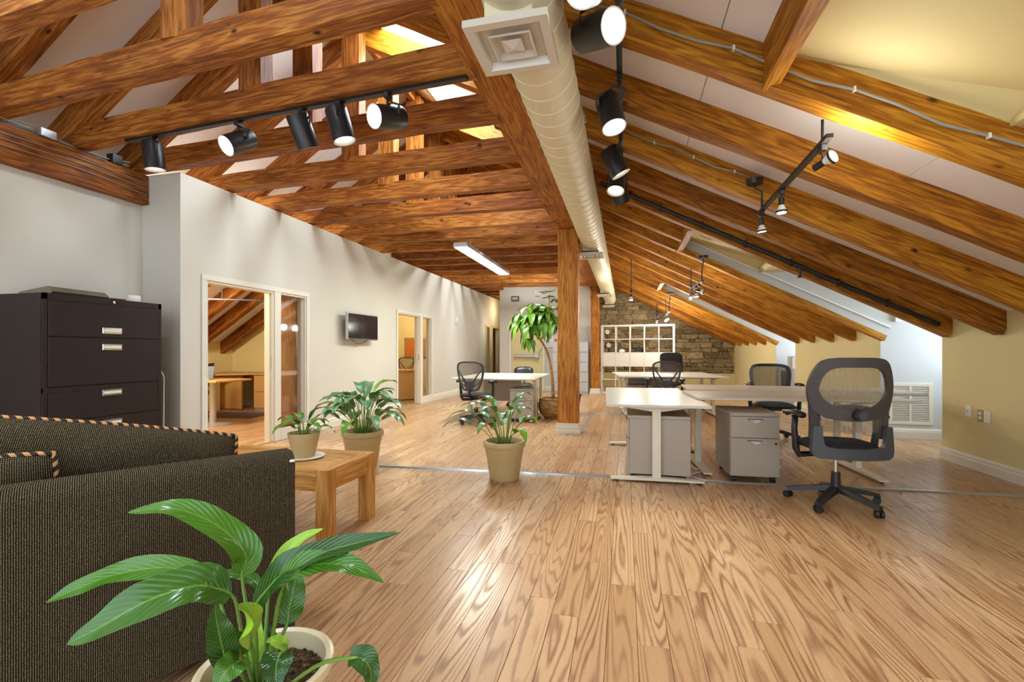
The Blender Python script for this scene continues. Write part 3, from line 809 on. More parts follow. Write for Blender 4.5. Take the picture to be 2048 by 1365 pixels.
LILY = [
    ('leaf', 0.095, [(-1.109, 1.173, 0.53), (-1.094, 1.167, 0.604), (-1.154, 1.121, 0.699), (-1.245, 1.069, 0.753), (-1.337, 1.016, 0.752)], (-1.017, 1.123, 0.28)),
    ('leaf', 0.080, [(-1.225, 1.166, 0.523), (-1.38, 1.16, 0.531), (-1.53, 1.124, 0.509), (-1.627, 1.08, 0.473), (-1.677, 1.037, 0.449)], (-1.04, 1.118, 0.28)),
    ('leaf', 0.115, [(-1.041, 1.066, 0.535), (-1.073, 0.997, 0.59), (-1.14, 0.919, 0.585), (-1.216, 0.859, 0.541), (-1.27, 0.826, 0.512)], (-1.024, 1.122, 0.28)),
    ('leaf', 0.085, [(-0.959, 1.055, 0.516), (-0.881, 1.043, 0.606), (-0.794, 1.043, 0.669), (-0.671, 1.052, 0.713), (-0.545, 1.072, 0.747)], (-1.008, 1.125, 0.28)),
    ('leaf', 0.075, [(-0.868, 1.046, 0.574), (-0.812, 1.029, 0.643), (-0.72, 1.02, 0.674), (-0.637, 1.019, 0.674), (-0.563, 1.027, 0.642)], (-0.99, 1.13, 0.28)),
    ('lime', 0.050, [(-1.046, 1.209, 0.478), (-1.032, 1.223, 0.534), (-0.998, 1.241, 0.593), (-0.96, 1.261, 0.626), (-0.912, 1.282, 0.647)], (-0.998, 1.128, 0.28)),
    ('leaf', 0.082, [(-0.951, 1.17, 0.407), (-0.952, 1.18, 0.445), (-0.948, 1.191, 0.491), (-0.946, 1.197, 0.525), (-0.952, 1.201, 0.552)], (-0.986, 1.131, 0.28)),
    ('lime', 0.085, [(-0.961, 1.044, 0.43), (-0.932, 1.01, 0.485), (-0.915, 0.983, 0.53), (-0.899, 0.956, 0.565), (-0.881, 0.92, 0.596)], (-1.011, 1.125, 0.28)),
    ('leaf', 0.070, [(-0.97, 0.98, 0.404), (-0.965, 0.961, 0.462), (-0.966, 0.951, 0.508), (-0.968, 0.945, 0.545), (-0.967, 0.94, 0.584)], (-1.027, 1.121, 0.28)),
    ('leaf', 0.055, [(-0.969, 1.022, 0.406), (-0.965, 1.012, 0.433), (-0.962, 1.003, 0.457), (-0.958, 0.994, 0.476), (-0.954, 0.984, 0.497)], (-1.017, 1.123, 0.28)),
    ('leaf', 0.075, [(-0.828, 0.994, 0.452), (-0.811, 0.967, 0.459), (-0.801, 0.949, 0.453), (-0.794, 0.94, 0.436), (-0.782, 0.933, 0.408)], (-0.99, 1.13, 0.28)),
    ('leaf', 0.070, [(-0.937, 0.988, 0.422), (-0.928, 0.96, 0.434), (-0.929, 0.939, 0.433), (-0.936, 0.927, 0.418), (-0.941, 0.915, 0.393)], (-1.017, 1.123, 0.28)),
    ('leaf', 0.060, [(-0.628, 0.98, 0.48), (-0.6, 0.977, 0.488), (-0.575, 0.972, 0.481), (-0.567, 0.974, 0.455), (-0.572, 0.973, 0.415)], (-0.943, 1.141, 0.28)),
    ('lime', 0.035, [(-0.895, 1.101, 0.39), (-0.902, 1.089, 0.408), (-0.908, 1.078, 0.421), (-0.921, 1.074, 0.423), (-0.928, 1.062, 0.425)], (-0.986, 1.131, 0.28)),
    ('leaf', 0.060, [(-1.002, 1.158, 0.312), (-1.01, 1.166, 0.334), (-1.021, 1.174, 0.354), (-1.027, 1.178, 0.375), (-1.034, 1.181, 0.401)], (-0.998, 1.128, 0.28)),
    ('leaf', 0.040, [(-1.102, 1.237, 0.458), (-1.133, 1.24, 0.484), (-1.171, 1.23, 0.499), (-1.208, 1.211, 0.507), (-1.245, 1.192, 0.509)], (-1.004, 1.126, 0.28)),
    ('lime', 0.040, [(-0.995, 1.098, 0.331), (-1.0, 1.107, 0.367), (-0.997, 1.108, 0.4), (-0.998, 1.112, 0.422), (-0.997, 1.118, 0.445)], (-1.008, 1.126, 0.28)),
]
for kind, w, pts, base in LILY:
    pts = [Vector(q) - off for q in pts]; base = Vector(base) - off - Vector((0, 0, .04))
    lf = leaf_mesh(pts, w * 0.92, (0.45, -0.45, 0.75), 22, 0.30, 0.16, 0.62, 6).build('leaf', 'leaf_lime' if kind == 'lime' else 'leaf', t, True)
    midp = base.lerp(pts[0], 0.6) + Vector((0, 0, 0.02))
    MB().tube(catmull([base, midp, pts[0], pts[1]], 10), [.0052] * 6 + [.0045, .004, .0035, .003, .0015], 6).build('leaf_stem', 'stem', lf, True)

def lily(name, label, loc, pot_r, pot_h, n, spread, height, lw, seed, mat='leaf_mid', rim=True, lean=0.0, scale=1.0):
    r = random.Random(seed)
    t = thing(name, label, 'plant', loc)
    if rim:
        pr = [(0, 0), (pot_r * .68, 0), (pot_r * .70, .012), (pot_r * .73, .014), (pot_r * .90, pot_h * .66), (pot_r * .935, pot_h * .70), (pot_r * .95, pot_h * .84), (pot_r * 1.02, pot_h * .85), (pot_r * 1.05, pot_h * .88), (pot_r * 1.05, pot_h * .95), (pot_r * 1.0, pot_h), (pot_r * .92, pot_h), (pot_r * .86, pot_h * .92), (pot_r * .84, pot_h * .84), (0, pot_h * .84)]
    else:
        pr = [(0, 0), (pot_r * .66, 0), (pot_r * .68, .005), (pot_r, pot_h - .004), (pot_r * .99, pot_h), (pot_r * .93, pot_h), (pot_r * .88, pot_h * .86), (0, pot_h * .86)]
    pot_mesh(pr).build('pot', 'pot_tan', t, True, sharp=35)
    MB().lathe([(0, pot_h * .862), (pot_r * .83, pot_h * .862)], n=24).build('soil', 'soil', t)
    zb = pot_h * .86
    for i in range(n):
        a = 2 * PI * (i * 0.381966) + r.uniform(-.25, .25)
        q = (i + .5) / n
        rad = spread * (0.35 + 0.65 * q) * r.uniform(.8, 1.1)
        hz = height * (1.0 - 0.62 * q ** 1.3) * r.uniform(.85, 1.1)
        dx, dy = math.cos(a), math.sin(a)
        dx += lean
        base = Vector((dx * pot_r * .25 * r.uniform(.3, 1), dy * pot_r * .25, zb - .02))
        L = lw * 2.5 * r.uniform(.85, 1.15)
        s0 = Vector((dx * rad * .45, dy * rad * .45, zb + hz * .78))
        out = Vector((dx, dy, 0))
        lift = r.uniform(.0, .5) * (1 - q)
        p1 = s0 + out * L * .3 + Vector((0, 0, L * (.16 + lift * .6)))
        p2 = s0 + out * L * .68 + Vector((0, 0, L * (.10 + lift)))
        p3 = s0 + out * L * .98 + Vector((0, 0, L * (-.02 + lift * 1.1 - .22 * q)))
        lf = leaf_mesh([s0, p1, p2, p3], lw * r.uniform(.85, 1.1), (0, 0, 1), 8, 0.3, 0.10, 0.7, 4).build('leaf', mat if r.random() < .85 else 'leaf_tree', t, True)
        MB().tube(catmull([base, base.lerp(s0, .55) + Vector((0, 0, .04)), s0, p1], 6), [.005, .0045, .004, .004, .0035, .003, .0015], 5).build('leaf_stem', 'stem', lf, True)
    return t
lily('potted_peace_lily', 'bushy many-leaved peace lily in a round-rimmed tan pot behind the coffee table', (-2.66, 4.40, 0), 0.205, 0.37, 38, 0.62, 0.50, 0.115, 3)
lily('potted_peace_lily', 'sparse peace lily in a round-rimmed tan pot standing on the floor strip', (-1.10, 4.27, 0), 0.19, 0.36, 20, 0.64, 0.50, 0.09, 12, lean=-0.25)
lily('potted_peace_lily', 'small peace lily in a plain tan pot on the coffee table', (-2.14, 2.80, .476), 0.105, 0.165, 9, 0.19, 0.13, 0.062, 5, mat='leaf_tree', rim=False)
tag(MB().lathe([(0, 0), (.11, 0), (.135, .010), (.137, .013), (.12, .009), (0, .006)], (-2.14, 2.80, .468), 32).build('saucer', 'paper', None, True), 'thin white saucer under the small pot on the coffee table', 'saucer')

# umbrella tree in the clay planter
t = thing('umbrella_tree', 'tall umbrella tree with drooping leaf whorls in a round clay planter', 'plant', (-1.24, 8.30, 0))
MB().lathe([(0, 0), (.15, 0), (.16, .01), (.24, .10), (.27, .20), (.265, .28), (.245, .33), (.255, .345), (.255, .36), (.235, .365), (.22, .34), (.21, .30), (0, .30)], n=36).build('pot', 'clay', t, True, sharp=60)
MB().lathe([(0, .305), (.212, .305)], n=24).build('soil', 'soil', t)
trunk = catmull([(0.0, 0, .30), (-.02, 0, .75), (-.10, 0, 1.15), (-.25, 0, 1.42), (-.36, 0, 1.52)], 14)
MB().tube(trunk, [.032 - .0012 * i for i in range(15)], 9).build('trunk', 'trunk', t, True)
br = [[trunk[10], (-.12, -.02, 1.55), (-.08, -.04, 1.9), (-.06, -.05, 2.2)], [trunk[14], (-.45, .0, 1.62), (-.42, -.05, 1.72)], [(-.09, -.03, 1.8), (.04, -.05, 1.95), (.16, -.06, 2.05)],
      [(-.10, -.03, 1.72), (.10, -.05, 1.74), (.26, -.06, 1.72)], [(-.10, -.03, 1.74), (-.25, -.05, 1.9), (-.42, -.06, 1.95)], [(-.09, -.03, 1.85), (-.2, .1, 1.98), (-.3, .15, 2.02)]]
for q in br: MB().tube(catmull(q, 6), [.014 - .0012 * i for i in range(7)], 6).build('branch', 'trunk', t, True)
r = random.Random(21)
whorls = [(-.14, -.05, 2.24, .17, .1), (-.02, -.08, 2.14, .19, -.1), (.10, -.06, 2.10, .18, -.2), (-.30, -.02, 2.04, .21, -.5), (-.45, -.06, 1.98, .21, -.7), (-.60, -.04, 1.86, .22, -1.0), (-.20, -.12, 1.98, .22, -.7),
          (-.34, -.14, 1.86, .24, -1.1), (-.10, -.14, 1.88, .24, -1.1), (.06, -.12, 1.80, .25, -1.3), (.20, -.08, 1.82, .22, -1.1), (.24, -.10, 1.70, .24, -1.5), (-.48, -.12, 1.76, .25, -1.4), (-.22, -.14, 1.76, .26, -1.5), (-.66, .0, 1.74, .22, -1.4), (-.42, -.1, 1.42, .17, -1.8),
          (-.56, -.16, 1.66, .23, -1.7), (-.36, -.2, 1.66, .25, -1.7), (.02, -.18, 1.68, .26, -1.7), (.18, .08, 1.72, .24, -1.4), (-.1, .12, 1.84, .22, -1.0), (-.4, .12, 1.82, .22, -1.1), (-.12, -.2, 1.70, .25, -1.6), (-.28, .0, 1.92, .22, -.8), (-.02, .1, 2.0, .2, -.6)]
for (x, y, z, L, dr) in whorls:
    nl = 7 if dr > -1.5 else 5
    if z < 1.4: nl = 3
    a0 = r.uniform(0, 6)
    for i in range(nl):
        a = a0 + 2 * PI * i / nl; dx, dy = math.cos(a), math.sin(a)
        dd = dr + r.uniform(-.25, .25); l = L * r.uniform(.75, 1.0)
        s0 = Vector((x + dx * .03, y + dy * .03, z)); o1 = Vector((dx, dy, 0))
        p1 = s0 + o1 * l * .35 + Vector((0, 0, dd * l * .15)); p2 = s0 + o1 * l * (.62 if dd < -.8 else .7) + Vector((0, 0, dd * l * .45)); p3 = s0 + o1 * l * (.75 if dd < -.8 else 1.0) + Vector((0, 0, dd * l * .85))
        leaf_mesh([s0, p1, p2, p3], .10 * r.uniform(.8, 1.2), (0, 0, 1), 6, 0.2, 0.04, 0.75, 4).build('leaf', 'leaf_tree', t, True)
o = MB().lathe([(0, 0), (.16, 0), (.21, .34), (.225, .35), (.225, .375), (.20, .375), (.18, .33), (0, .33)], (-1.02, 8.95, 0), 30).build('planter', 'black', None, True, sharp=40)
tag(o, 'empty black round planter behind the clay planter', 'planter')
o = MB(); o.lathe([(0, -.05), (.03, -.042), (.048, -.01), (.048, .012), (.03, .042), (0, .05)], (0, 0, 0), 16)
o = o.build('ornament_ball', 'red', None, True, loc=(-1.08, 8.16, 1.80)); tag(o, 'small red ball hanging among the umbrella tree leaves', 'ornament')

# ------------------------------------------------------------------ sofa with cushions
E0 = Vector((-1.33, 1.685, 0)); AX = Vector((-0.47, -0.685, 0)).normalized()
so = thing('sofa', 'dark olive tweed sofa seen from behind with a rounded back top', 'sofa', E0)
so.rotation_euler = (0, 0, math.atan2(AX.y, AX.x))     # local +x runs along the back toward the camera, local -y is the seat side
ang = so.rotation_euler.z
# find which local side faces away from the camera
SL = 1.75
def rounded_panel(x0, x1, y0, y1, z0, z1, r, n=6, bow=0.0, seg=16):
    """upholstered slab along x with a rounded top; UVs in metres"""
    b = MB(); prof = [(y0, z0)]
    for i in range(n + 1):
        a = PI - PI / 2 * i / n; prof.append((y0 + r + r * math.cos(a), z1 - r + r * math.sin(a)))
    for i in range(n + 1):
        a = PI / 2 - PI / 2 * i / n; prof.append((y1 - r + r * math.cos(a), z1 - r + r * math.sin(a)))
    prof.append((y1, z0)); L = [0]
    for i in range(1, len(prof)): L.append(L[-1] + math.hypot(prof[i][0] - prof[i - 1][0], prof[i][1] - prof[i - 1][1]))
    vs = []; uv = []; m = len(prof)
    for k in range(seg + 1):
        x = x0 + (x1 - x0) * k / seg
        for (yy, zz), l in zip(prof, L):
            vs.append((x, yy, zz + bow * math.sin(PI * k / seg) * (zz - z0) / (z1 - z0))); uv.append((x, l))
    fs = [(k * m + i, k * m + i + 1, (k + 1) * m + i + 1, (k + 1) * m + i) for k in range(seg) for i in range(m - 1)]
    fs += [tuple(range(m)), tuple(reversed(range(seg * m, (seg + 1) * m)))]
    return b.add(vs, fs, uv)
rounded_panel(0, SL, -0.16, 0.0, 0.06, 0.78, 0.055).build('back', 'tweed', so, True, sharp=50)
rounded_panel(0, SL, -0.88, -0.16, 0.06, 0.30, 0.04).build('seat_base', 'tweed', so, True, sharp=50)
for x0 in (0.02, SL - 0.17): rounded_panel(x0, x0 + 0.15, -0.90, -0.16, 0.06, 0.60, 0.05, seg=3).build('arm', 'tweed', so, True, sharp=50)
for x0, x1 in ((0.18, 0.87), (0.88, SL - .18)): rounded_panel(x0, x1, -0.86, -0.17, 0.305, 0.44, 0.05).build('seat_cushion', 'tweed', so, True, sharp=60)
for x in (0.06, SL - .06):
    for y in (-.82, -.06): MB().cyl((x, y, 0), (x, y, .065), .022, .03, 12).build('leg', 'black', so)
MB().lathe([(0, -.004), (.010, -.003), (.011, .001), (.007, .005), (0, .006)], (0.012, .002, .745), 14).build('glide_button', 'white_plastic', so)
def cushion(name, label, cx, cy, cz, w, hgt, th, rx, rz, seedv, ry=0.0):
    t = thing(name, label, 'cushion', (0, 0, 0)); r = random.Random(seedv)
    b = MB(); n = 18; vs = []; uv = []
    for sgn in (1, -1):
        for i in range(n + 1):
            for j in range(n + 1):
                u, v = i / n * 2 - 1, j / n * 2 - 1
                bul = (max(0, 1 - u ** 4) * max(0, 1 - v ** 4)) ** 0.6
                lum = 1 + .10 * math.sin(u * 7 + seedv) * math.sin(v * 5)
                vs.append((u * w / 2 * (1 - .03 * v * v), sgn * th / 2 * bul * lum, v * hgt / 2 * (1 - .05 * u * u))); uv.append((u * w / 2, v * hgt / 2 + sgn))
    m = (n + 1) ** 2
    fs = []
    for q in range(2):
        for i in range(n):
            for j in range(n): fs.append((q * m + i * (n + 1) + j, q * m + (i + 1) * (n + 1) + j, q * m + (i + 1) * (n + 1) + j + 1, q * m + i * (n + 1) + j + 1))
    b.add(vs, fs, uv); b.build('cover', 'tweed', t, True)
    e = []
    for i in range(n): e.append((i / n * 2 - 1, -1))
    for i in range(n): e.append((1, i / n * 2 - 1))
    for i in range(n): e.append((1 - i / n * 2, 1))
    for i in range(n + 1): e.append((-1, 1 - i / n * 2))
    MB().tube([(u * w / 2 * (1 - .03 * v * v), 0, v * hgt / 2 * (1 - .05 * u * u)) for u, v in e], .0085, 8).build('cord_piping', 'rope', t, True)
    rot = Matrix.Rotation(ang, 4, 'Z')
    base = Matrix.Translation(E0) @ rot @ Matrix.Translation((cx, cy, cz)) @ Euler((rx, ry, rz)).to_matrix().to_4x4()
    t.matrix_world = base
    return t
cushion('sofa_cushion', 'large olive tweed back cushion with twisted cord edging, nearest the coffee table', 0.60, -0.40, 0.71, 0.92, 0.40, 0.20, 0.16, 0.0, 1, -0.20)
cushion('sofa_cushion', 'smaller olive tweed cushion with cord edging tucked behind the sofa back', 0.97, -0.245, 0.67, 0.50, 0.36, 0.13, 0.04, 0.0, 4, 0.0)

# ------------------------------------------------------------------ coffee table
t = thing('coffee_table', 'chunky light wooden coffee table with square legs', 'table', (-2.32, 2.80, 0))
tw, td, th = 1.12, 0.56, 0.467
for i in range(7):
    a = -tw / 2 + tw / 7 * i
    o = timber('top_plank', (-tw / 2 + .085, -td / 2 + td / 7 * (i + .5), th - .022), (tw / 2 - .085, -td / 2 + td / 7 * (i + .5), th - .022), td / 7 - .001, .044, 'table', None, 0, 2); o.parent = t
for sx in (-1, 1):
    o = timber('breadboard_end', (sx * (tw / 2 - .043), -td / 2 + .086, th - .022), (sx * (tw / 2 - .043), td / 2 - .086, th - .022), .084, .044, 'table', None, 0, 2); o.parent = t
    o = timber('apron', (sx * (tw / 2 - .03), -td / 2 + .09, th - .09), (sx * (tw / 2 - .03), td / 2 - .09, th - .09), .04, .09, 'table', None, 0, 2); o.parent = t
    for sy in (-1, 1):
        o = timber('leg', (sx * (tw / 2 - .043), sy * (td / 2 - .043), 0), (sx * (tw / 2 - .043), sy * (td / 2 - .043), th), .085, .085, 'table', None, 0.0008, 3, (0, 1, 0)); o.parent = t
for sy in (-1, 1):
    o = timber('apron', (-tw / 2 + .09, sy * (td / 2 - .03), th - .09), (tw / 2 - .09, sy * (td / 2 - .03), th - .09), .04, .09, 'table', None, 0, 2); o.parent = t

# ------------------------------------------------------------------ tall brown filing cabinet and what lies on it
t = thing('filing_cabinet', 'tall dark brown five-drawer lateral filing cabinet against the recessed wall', 'cabinet', (-4.40, 2.70, 0))
W_, D_, H_ = 0.96, 0.50, 1.655
MB().bx(-D_, -.012, 0, W_, 0.0, H_, .004).bx(-.02, 0, 0, .03, 0.02, H_).bx(-.02, 0, W_ - .03, W_, .02, H_).bx(-.02, 0, 0, W_, H_ - .05, H_).bx(-.02, 0, 0, W_, 0, .05).bx(-.02, -.001, 0, W_, .865, .905).build('body', 'cab_brown', t)
zs = [(1.325, 1.60, 1.36), (.91, 1.32, 1.235), (.615, .862, .81), (.345, .610, .555), (.055, .340, .29)]
zs = [(1.315, 1.602, 1.375), (.912, 1.31, 1.232), (.63, .862, .835), (.35, .625, .57), (.055, .345, .29)]
for a, c, hz in zs:
    d = MB().bx(-.015, .006, .034, W_ - .034, a, c, .003).build('drawer', 'cab_brown', t)
    MB().bx(.004, .016, .42, .585, hz - .028, hz + .028, .004).build('handle_plate', 'chrome', d)
    MB().bx(.012, .018, .43, .575, hz - .012, hz + .012, .002).build('handle_recess', 'white_plastic', d)
MB().cyl((0, .52, 1.628), (.008, .52, 1.628), .012).build('lock', 'chrome', t)
t2 = thing('ring_binder', 'glossy olive vinyl binder lying on the tall brown cabinet', 'binder', (-4.62, 2.98, H_), 0.12)
MB().prism([(-.14, 0), (.14, .0), (.17, .02), (.12, .062), (-.14, .02)], 'y', -.22, .25).build('cover', 'binder', t2)
MB().bx(.0, .12, -.05, .10, .002, .012).build('paper_label', 'paper', t2)
t2 = MB().lathe([(0, 0), (.045, 0), (.05, .006), (.05, .03), (.047, .033), (.05, .036), (.05, .058), (.045, .062), (0, .06)], (-4.48, 3.46, H_), 24).build('round_tin', 'white_plastic', None, True, sharp=40)
tag(t2, 'small round white container on the tall brown cabinet', 'container')
t2 = MB().box((0, 0, .008), (.03, .13, .016), None, .006).build('stapler', 'black', None, False, (-4.46, 3.30, H_)); tag(t2, 'flat black gadget lying on the edge of the brown cabinet', 'gadget')
o = MB().tube(catmull([(-4.45, 3.668, 1.05), (-4.42, 3.70, .95), (-4.44, 3.72, .85), (-4.42, 3.70, .4), (-4.43, 3.70, .01), (-4.5, 3.72, .006)], 24), .004, 6).build('mains_lead', 'white_plastic'); tag(o, 'thin white cord hanging beside the brown cabinet', 'cord')

# ------------------------------------------------------------------ desks
def desk(label, c, w, d, z, rz=0.0, legs=None, foot=0.80, foot_off=0.0, modesty=None, leg_w=0.075, group=None):
    """sit-stand desk: top w x d centred on c, legs = x positions of the two columns, feet run along local y"""
    t = thing('office_desk', label, 'desk', (c[0], c[1], 0), rz, group)
    MB().box((0, 0, z - .0125), (w, d, .025), None, .004).build('desktop', 'white_lam', t)
    for lx in (legs or (-w / 2 + .12, w / 2 - .12)):
        lg = MB().box((lx, foot_off, (z - .025 + .04) / 2), (leg_w * .75, leg_w, z - .065), None, .004).build('leg', 'white_metal', t)
        m = MB(); m.prism([(-foot / 2 + foot_off, .018), (foot / 2 + foot_off, .018), (foot / 2 + foot_off, .030), (foot_off + .06, .045), (foot_off - .06, .045), (foot_off - foot / 2, .030)], 'x', lx - .04, lx + .04)
        m.build('foot', 'white_metal', lg)
        for sy in (-1, 1): MB().cyl((lx, foot_off + sy * (foot / 2 - .05), 0), (lx, foot_off + sy * (foot / 2 - .05), .018), .018, n=10).build('glide', 'black', lg)
        m = MB(); a = min(d / 2 - .03, .36)
        m.prism([(foot_off - a, z - .025), (foot_off + a, z - .025), (foot_off + .04, z - .075), (foot_off - .04, z - .075)], 'x', lx - .025, lx + .025); m.build('bracket', 'white_metal', lg)
    MB().box((0, 0, z - .045), (w - .4, .05, .03)).build('crossbar', 'white_metal', t)
    if modesty: MB().bx(modesty[0], modesty[1], modesty[2], modesty[2] + .018, modesty[3], z - .03).build('modesty_panel', 'ped', t)
    return t
DH = 0.735
desk('white desk near the timber post, its long edge toward the camera', (-2.18, 8.05), 1.44, 0.92, DH, 0.03, legs=(-.52, .66), modesty=(-.35, .35, .30, .28))
desk('white desk pushed back to back behind the desk near the timber post', (-2.20, 9.05), 1.44, 0.95, DH, 0.03, legs=(-.6, .6))
desk('white desk set end-on, its narrow end facing the camera, left of the desk pair', (0.245, 5.32), 1.98, 0.90, DH - .015, PI / 2 + 0.04, legs=(-.84, .84), foot=.82)
desk('front white desk of the pair beside the near mesh chair', (1.62, 5.32), 1.92, 0.82, DH + .012, 0.06, legs=(-.88, .62), foot=.90, foot_off=-.02)
desk('rear white desk of the pair running toward the knee wall', (1.90, 6.22), 2.36, 0.84, DH + .015, -0.02, legs=(-1.12, .50), foot=.80)
desk('distant white desk with a mesh chair in front of it', (0.80, 9.32), 1.90, 0.90, DH, 0.12, legs=(-.8, .8), modesty=(-.72, .1, .25, .3))
desk('distant white desk pushed back to back against the one by the stone wall', (0.72, 10.28), 1.90, 0.90, DH, 0.12)

def pedestal(label, c, rz, w=0.40, d=0.54, hgt=0.60, caster=.055, mat='ped', face=-1):
    """mobile drawer unit, front looks along local -y"""
    t = thing('drawer_pedestal', label, 'cabinet', (c[0], c[1], 0), rz)
    z0 = caster
    MB().bx(-w / 2, w / 2, -d / 2 + .02, d / 2, z0, hgt - .03, .004).build('body', mat, t)
    MB().bx(-w / 2 - .002, w / 2 + .002, -d / 2, d / 2 + .002, hgt - .032, hgt, .004).build('top', mat, t)
    zm = z0 + (hgt - .03 - z0) * .64
    for a, c_ in ((z0 + .003, zm - .003), (zm + .003, hgt - .036)):
        dr = MB().bx(-w / 2 + .003, w / 2 - .003, -d / 2, -d / 2 + .02, a, c_, .003).build('drawer', mat, t)
        # half-moon finger pull
        zc = c_ - .022; m = MB(); n = 12
        pr = [(-.062 + .124 * i / n, -.034 * math.sin(PI * i / n)) for i in range(n + 1)]
        vs = [(x, -d / 2 - .0015, zc) for x, z in pr] + [(x, -d / 2 - .009 if 0 < i < n else -d / 2 - .0015, zc + z * .95) for i, (x, z) in enumerate(pr)]
        m.add(vs, [(i, i + 1, n + 2 + i, n + 1 + i) for i in range(n)]); m.build('finger_pull', 'silver', dr)
        MB().bx(-.066, .066, -d / 2 - .006, -d / 2 + .002, zc - .001, zc + .004).build('pull_lip', 'brown_plastic', dr)
    MB().cyl((w / 2 - .035, -d / 2 - .004, zm - .045), (w / 2 - .035, -d / 2 + .01, zm - .045), .011, n=12).build('lock', 'black', t)
    for sx in (-1, 1):
        for sy in (-1, 1):
            x, y = sx * (w / 2 - .045), sy * (d / 2 - .06)
            m = MB().cyl((x - .018, y, .026), (x + .018, y, .026), .026, n=14); m.bx(x - .022, x + .022, y - .012, y + .012, .03, z0); m.build('caster', 'black', t, True, sharp=40)
    return t
pedestal('grey two-drawer pedestal on casters next to the near mesh chair', (1.13, 4.93), 0.05, .42, .56, .635)
pedestal('grey pedestal seen from its side under the end-on white desk', (0.30, 4.76), -PI / 2, .48, .56, .60)
pedestal('second grey pedestal further back under the end-on white desk', (0.30, 5.95), -PI / 2, .42, .54, .58)
pedestal('grey two-drawer pedestal under the desk near the timber post', (-1.70, 7.98), 0.03, .40, .56, .56)
pedestal('grey pedestal under the distant desk by the stone wall', (0.25, 9.25), .12, .42, .5, .56)

# ------------------------------------------------------------------ chairs
def chair_base(t, r=0.33, z=0.42, a0=0.3, hub='black', arms_mat='black'):
    for k in range(5):
        a = a0 + 2 * PI * k / 5; ca, sa = math.cos(a), math.sin(a)
        m = MB(); n = 6; vs = []
        for i in range(n + 1):
            s = i / n; rr = .03 + (r - .03) * s; zz = .125 - .055 * s ** 1.4; w = .037 - .011 * s; hh = .042 - .012 * s
            for sx, sz in ((-1, -1), (1, -1), (.6, 1), (-.6, 1)):
                vs.append((ca * rr - sa * w * sx, sa * rr + ca * w * sx, zz + hh * .5 * sz))
        m.add(vs, [(i * 4 + q, i * 4 + (q + 1) % 4, i * 4 + 4 + (q + 1) % 4, i * 4 + 4 + q) for i in range(n) for q in range(4)] + [(3, 2, 1, 0), (n * 4, n * 4 + 1, n * 4 + 2, n * 4 + 3)])
        lg = m.build('base_leg', arms_mat, t, True, sharp=35)
        b = a + 0.9; cx_, cy_ = ca * (r - .012), sa * (r - .012); ux, uy = math.cos(b), math.sin(b)
        m = MB()
        for sg in (-1, 1): m.cyl((cx_ + ux * sg * .006, cy_ + uy * sg * .006, .029), (cx_ + ux * sg * .027, cy_ + uy * sg * .027, .029), .029, .026, 16)
        m.cyl((cx_, cy_, .03), (cx_, cy_, .075), .010, n=8)
        m.build('caster', 'black', lg, True, sharp=40)
    MB().cyl((0, 0, .10), (0, 0, .16), .045, .038, 18).cyl((0, 0, .16), (0, 0, .255), .034, .030, 18).build('column_cover', hub, t, True, sharp=40)
    MB().cyl((0, 0, .25), (0, 0, z - .03), .015, n=14).build('gas_lift', 'chrome', t, True, sharp=40)
    MB().box((0, -.02, z - .035), (.16, .24, .05), None, .012).build('tilt_mechanism', 'black', t)
def seat_mesh(w, d, z, th=.075):
    b = MB(); n = 12; vs = []
    for top in (1, 0):
        for i in range(n + 1):
            for j in range(n + 1):
                u, v = i / n * 2 - 1, j / n * 2 - 1
                k = (abs(u) ** 3.5 + abs(v) ** 3.5) ** (1 / 3.5) or 1; mx = max(abs(u), abs(v)) or 1
                x, y = u * mx / k, v * mx / k
                e = mx ** 6
                zz = z + th * (1 - e) * (.55 + .0) - .018 * max(0, v) ** 2 * 1.5 if top else z - .02 - .01 * (1 - e)
                if top and mx == 1: zz = z
                vs.append((x * w / 2, y * d / 2, zz))
    m = (n + 1) ** 2
    fs = [(q * m + i * (n + 1) + j, q * m + (i + 1) * (n + 1) + j, q * m + (i + 1) * (n + 1) + j + 1, q * m + i * (n + 1) + j + 1) for q in range(2) for i in range(n) for j in range(n)]
    ed = [i * (n + 1) for i in range(n + 1)] + [n * (n + 1) + j for j in range(1, n + 1)] + [i * (n + 1) + n for i in range(n - 1, -1, -1)] + [j for j in range(n - 1, 0, -1)]
    fs += [(ed[i], ed[(i + 1) % len(ed)], m + ed[(i + 1) % len(ed)], m + ed[i]) for i in range(len(ed))]
    return b.add(vs, fs)
def armrest(t, x, y, z, zseat, sg):
    p = MB()
    vs = []; n = 8; prof = [(-.13, .0, .030), (-.10, .012, .042), (-.02, .016, .046), (.06, .012, .044), (.11, .0, .036), (.13, -.012, .02)]
    for yy, zz, w in prof:
        for q in range(8):
            a = 2 * PI * q / 8; vs.append((x + w * math.cos(a), y + yy, z + zz + .018 * math.sin(a)))
    p.add(vs, [(i * 8 + q, i * 8 + (q + 1) % 8, i * 8 + 8 + (q + 1) % 8, i * 8 + 8 + q) for i in range(len(prof) - 1) for q in range(8)] + [tuple(range(8)), tuple(reversed(range(40, 48)))])
    ar = p.build('armrest', 'black', t, True)
    MB().tube([(x, y - .01, z - .01), (x + sg * .004, y - .005, z - .12), (x - sg * .01, y, zseat - .01), (x - sg * .03, y, zseat - .06), (x - sg * .2, y + .02, zseat - .055)], [.024, .022, .027, .024, .018], 10, flat=(1, 1)).build('arm_post', 'black', ar, True)
    return ar

